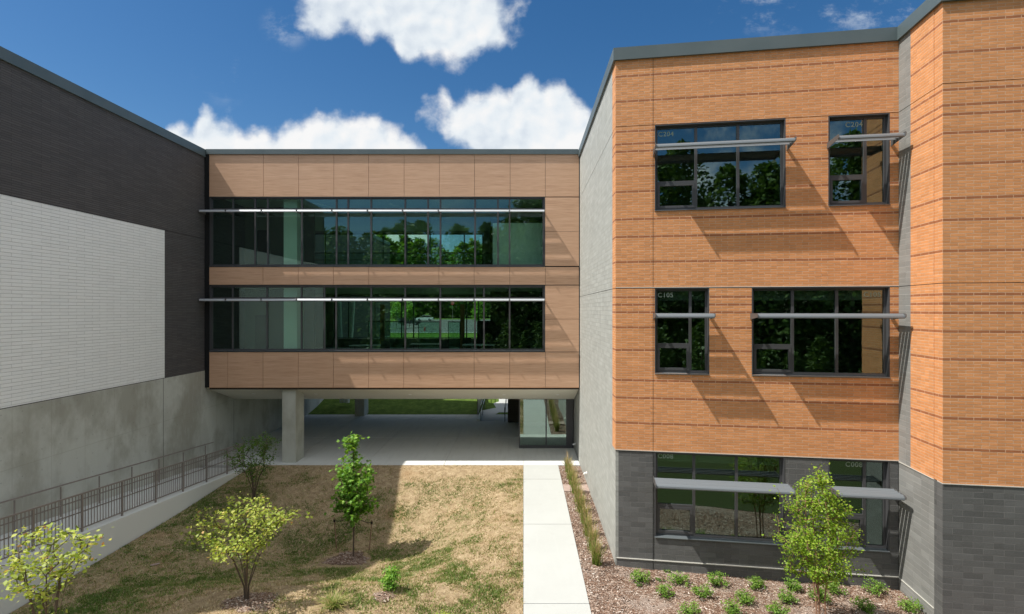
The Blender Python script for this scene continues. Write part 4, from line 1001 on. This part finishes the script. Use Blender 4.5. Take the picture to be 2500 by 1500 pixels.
for k, y in enumerate(gy_):
    x = 1.98-.012*k*1.0
    where = ['nearest the building corner', 'second from the building corner', 'third from the building corner', 'fourth from the building corner', 'fifth from the building corner', 'just before the paver crossing', 'standing beside the paver crossing', 'just beyond the paver crossing', 'second last before the plaza', 'last one beside the plaza'][k]
    reed(x, y, float(mulch_z(x, y)), 150, 1.05, 'tan and green reed grass clump '+where, 200+k, .17)
x, y = -4.12, 11.55
reed(x, y, float(lawn_z(x, y)), 260, .55, 'wispy bright green grass clump at the bottom edge of the lawn', 231, .3, 'grass_clump', None, 'reed', False, .008)
# mulch rings under trees (stuff of chips) and chips over the bed
def chips(name, X, Y, Z, r, size, tint, label=None, m='chips'):
    n = len(X); q = r.random(n)*6.283; tl = r.normal(0, .35, n); L = size*(.5+r.random(n)); w_ = L*.35
    c = np.stack([X, Y, Z+.012], -1); d = np.stack([np.cos(q), np.sin(q), np.sin(tl)*.6], -1)*L[:, None]*.5; s = np.stack([-np.sin(q), np.cos(q), r.normal(0, .4, n)], -1)*w_[:, None]*.5
    V = np.stack([c-d-s, c+d-s, c+d+s, c-d+s], 1).reshape(-1, 3)
    return tag(raw(name, V, np.arange(4*n).reshape(n, 4), m, None, tint), label, None, None, 'stuff')
r = np.random.default_rng(77); n = 36000
Y = 23.3-(23.3-9.5)*r.random(n)**.6; X = np.where(r.random(n) < .5, 1.53+.95*r.random(n), 1.53+8.5*r.random(n)); k = (Y > 14.3-(X-2.5)*.154) & (X > 2.46); X = X[~k]; Y = Y[~k]
pv = (Y > 19.93) & (Y < 20.74); X = X[~pv]; Y = Y[~pv]
patch = .5+.5*np.sin(X*1.1+1)*np.sin(Y*1.3+2); keep = r.random(len(X)) < (.25+.75*np.clip((X-2.2)/2+(Y > 14)*1, 0, 1)); X, Y, patch = X[keep], Y[keep], patch[keep]
chips('mulch_chips', X, Y, mulch_z(X, Y), r, .046, np.clip(r.beta(1.6, 2.4, len(X))+.25*patch-.08, 0, 1))
def ring(name, cx_, cy_, a_, b_, lab, seed, n=2600):
    r = np.random.default_rng(seed); q = r.random(n)*6.283; rr = np.sqrt(r.random(n))*(1+.12*np.sin(3*q+seed)+.08*np.sin(7*q)); X = cx_+a_*rr*np.cos(q); Y = cy_+b_*rr*np.sin(q)
    edge = np.clip(1.15-rr, 0, 1); Z = lawn_z(X, Y)+.05*edge
    # a low mound under the chips
    m = 40; ang = np.linspace(0, 2*math.pi, m, endpoint=False); V = []; Fc = []
    rs = np.linspace(0, 1, 7)
    for rr_ in rs:
        for q_ in ang: s_ = rr_*(1+.12*math.sin(3*q_+seed)+.08*math.sin(7*q_)); xx, yy = cx_+a_*s_*math.cos(q_), cy_+b_*s_*math.sin(q_); V.append((xx, yy, float(lawn_z(xx, yy))+.045*(1-rr_**3)-.012*(rr_ == 1)+.006*math.sin(9*q_+5*rr_)))
    for i in range(len(rs)-1):
        for j in range(m): Fc.append((i*m+j, i*m+(j+1) % m, (i+1)*m+(j+1) % m, (i+1)*m+j))
    o = raw(name, np.array(V), np.array(Fc), 'mulch', smooth=True); tag(o, kind='structure')
    chips('ring_chips', X, Y, Z, r, .05, np.clip(r.beta(1.4, 2.2, n), 0, 1))
ring('mulch_ring', mx_-.12, my-.25, .66, .66, '', 3, 1500)
x, y, z = solve(602, 1468); ring('mulch_ring', x+.15, y-.05, .62, .5, '', 4, 700)
x, y, z = solve(948, 1452); ring('mulch_ring', x-.08, y-.15, .24, .3, '', 6, 160)
# grass blades over the lawn
r = np.random.default_rng(99); n = 230000
Y = 23.3-(23.3-9.8)*r.random(n)**.8; X = -11.8+11.78*r.random(n)
def vn(X, Y, s, seed):   # cheap value noise
    q = np.random.default_rng(seed).random((64, 64)); u, v = X*s+7, Y*s+3; i, j = np.floor(u).astype(int), np.floor(v).astype(int); f, g = u-i, v-j; f = f*f*(3-2*f); g = g*g*(3-2*g)
    i %= 64; j %= 64; i2, j2 = (i+1) % 64, (j+1) % 64
    return (q[i, j]*(1-f)+q[i2, j]*f)*(1-g)+(q[i, j2]*(1-f)+q[i2, j2]*f)*g
ptc = .5*vn(X, Y, 1.1, 1)+.3*vn(X, Y, 3.5, 2)+.2*vn(X, Y, 9, 3); gg = green(X, Y)
for px, py, ra, rb_ in ((mx_-.15, my-.35, .8, .85),): k = ((X-px)/ra)**2+((Y-py)/rb_)**2 > 1; X, Y, ptc, gg = X[k], Y[k], ptc[k], gg[k]
keep = r.random(len(X)) < np.clip((ptc-.32)*2.6+gg*.8, .06, 1); X, Y, ptc, gg = X[keep], Y[keep], ptc[keep], gg[keep]; n = len(X)
q = r.random(n)*6.283; hh = (.02+.04*r.random(n)+.035*np.clip(ptc-.5, 0, 1)*4*r.random(n)); b = np.stack([X, Y, lawn_z(X, Y)-.004], -1)
sd = np.stack([np.cos(q), np.sin(q), 0*q], -1)*.013; ln = np.stack([r.normal(0, .6, n), r.normal(0, .6, n), np.ones(n)], -1)*hh[:, None]
V = np.stack([b-sd, b+sd, b+ln], 1).reshape(-1, 3); tn = np.clip(.72-(ptc-.45)*1.3-gg*.9+.17*r.normal(size=n), 0, 1)
tag(raw('grass_blades', V, np.arange(3*n).reshape(n, 3), 'blades', None, tn), kind='stuff')

# woods: far ones behind the bridge, near ones behind the camera (they show in the glass)
def wood(name, n, xr, yr, zr, hh, lab, lm, seed, per, ls, zbase):
    r = np.random.default_rng(seed); P = []; tr = MB()
    for i in range(n):
        x = xr[0]+(xr[1]-xr[0])*(i+r.random())/n; y = r.uniform(*yr); z = zbase(x, y); h = r.uniform(*hh); w_ = h*r.uniform(.16, .24)
        f = r.random(per)**(.8 if ls > 1 else 1.0); q = r.random(per)*6.283; lob = 1+.3*np.sin(3*q+f*9+i)+.2*np.sin(7*q-f*13)
        rr = w_*(np.sin(np.pi*np.clip(f*.75+.25, 0, 1))**.6)*lob*np.sqrt(.35+.65*r.random(per))
        P.append(np.stack([x+rr*np.cos(q), y+rr*np.sin(q), z+h*(.03+.97*f)], -1))
        tr.tube((x, y, z-1), (x, y, z+h*.85), h*.012, .05, 6, False)
    P = np.concatenate(P); V, Fc = leaves(P, None, ls, r)
    o = raw(name, V, Fc, lm, None, np.clip(.5+.28*r.normal(size=len(P)), 0, 1)); tag(o, lab, None, None, 'stuff')
    o2 = tr.build('woodland_trunks', 'bark'); tag(o2, None, None, None, 'stuff')
wood('far_woodland', 60, (-120, 30), (180, 205), 0, (23, 29), 'green wood seen through the building', 'l_far', 61, 2200, 1.8, lambda x, y: 4.2)
wood('near_woodland', 32, (-75, -8), (-48, -32), 0, (15, 21), 'wood reflected in the windows', 'l_pine', 62, 3800, .6, lambda x, y: -.05)
wood('near_woodland', 30, (-8, 60), (-44, -30), 0, (20, 27), 'tall wood reflected in the brick wing windows', 'l_pine', 64, 4600, .6, lambda x, y: -.05)
wood('near_woodland', 22, (-60, 60), (-66, -52), 0, (18, 25), 'wood reflected in the windows', 'l_pine', 63, 1500, .8, lambda x, y: -.05)
wood('low_thicket', 34, (-4, 60), (-15, -10), 0, (3, 6), 'thicket reflected in the ground floor windows', 'l_pine', 65, 1400, .3, lambda x, y: -.1)
# young trees beyond the lower window
for k, (px, Y, h) in enumerate(((967, 100, 5.2), (1000, 105, 5.0), (1168, 96, 5.6))):
    x = (px-CX)*Y/F; z = float(rear_z(50, Y)); r = np.random.default_rng(300+k)
    tp = crown(r, 60, [(0, .5), (.3, 1.2), (.6, 1.0), (1, .2)], x, Y, z+1.8, z+h)
    plant('street_tree', 'young lawn tree far beyond the lower window, %s' % ('left of three', 'middle of three', 'right of three')[k], 'tree', (x, Y, z), tp, [[(x, Y, z), (x, Y, z+2), (x, Y, z+h*.8)]], 'l_maple', 'bark', r, nl=14, lsize=.35, spread=.3, r0=.08, tw=.01, group='young trees beyond the bridge')
# fallen leaf on the shaded lawn
x, y, z = solve(378, 1381)
tag(MB().prism(Fr((x, y), (.8, .6), (-.6, .8)), [(-.04, z+.03), (0, z+.045), (.04, z+.035), (0, z+.03)], -.11, .11).build('fallen_leaf', 'paver'), 'single tan fallen leaf on the shaded lawn below the kerb wall', 'leaf')
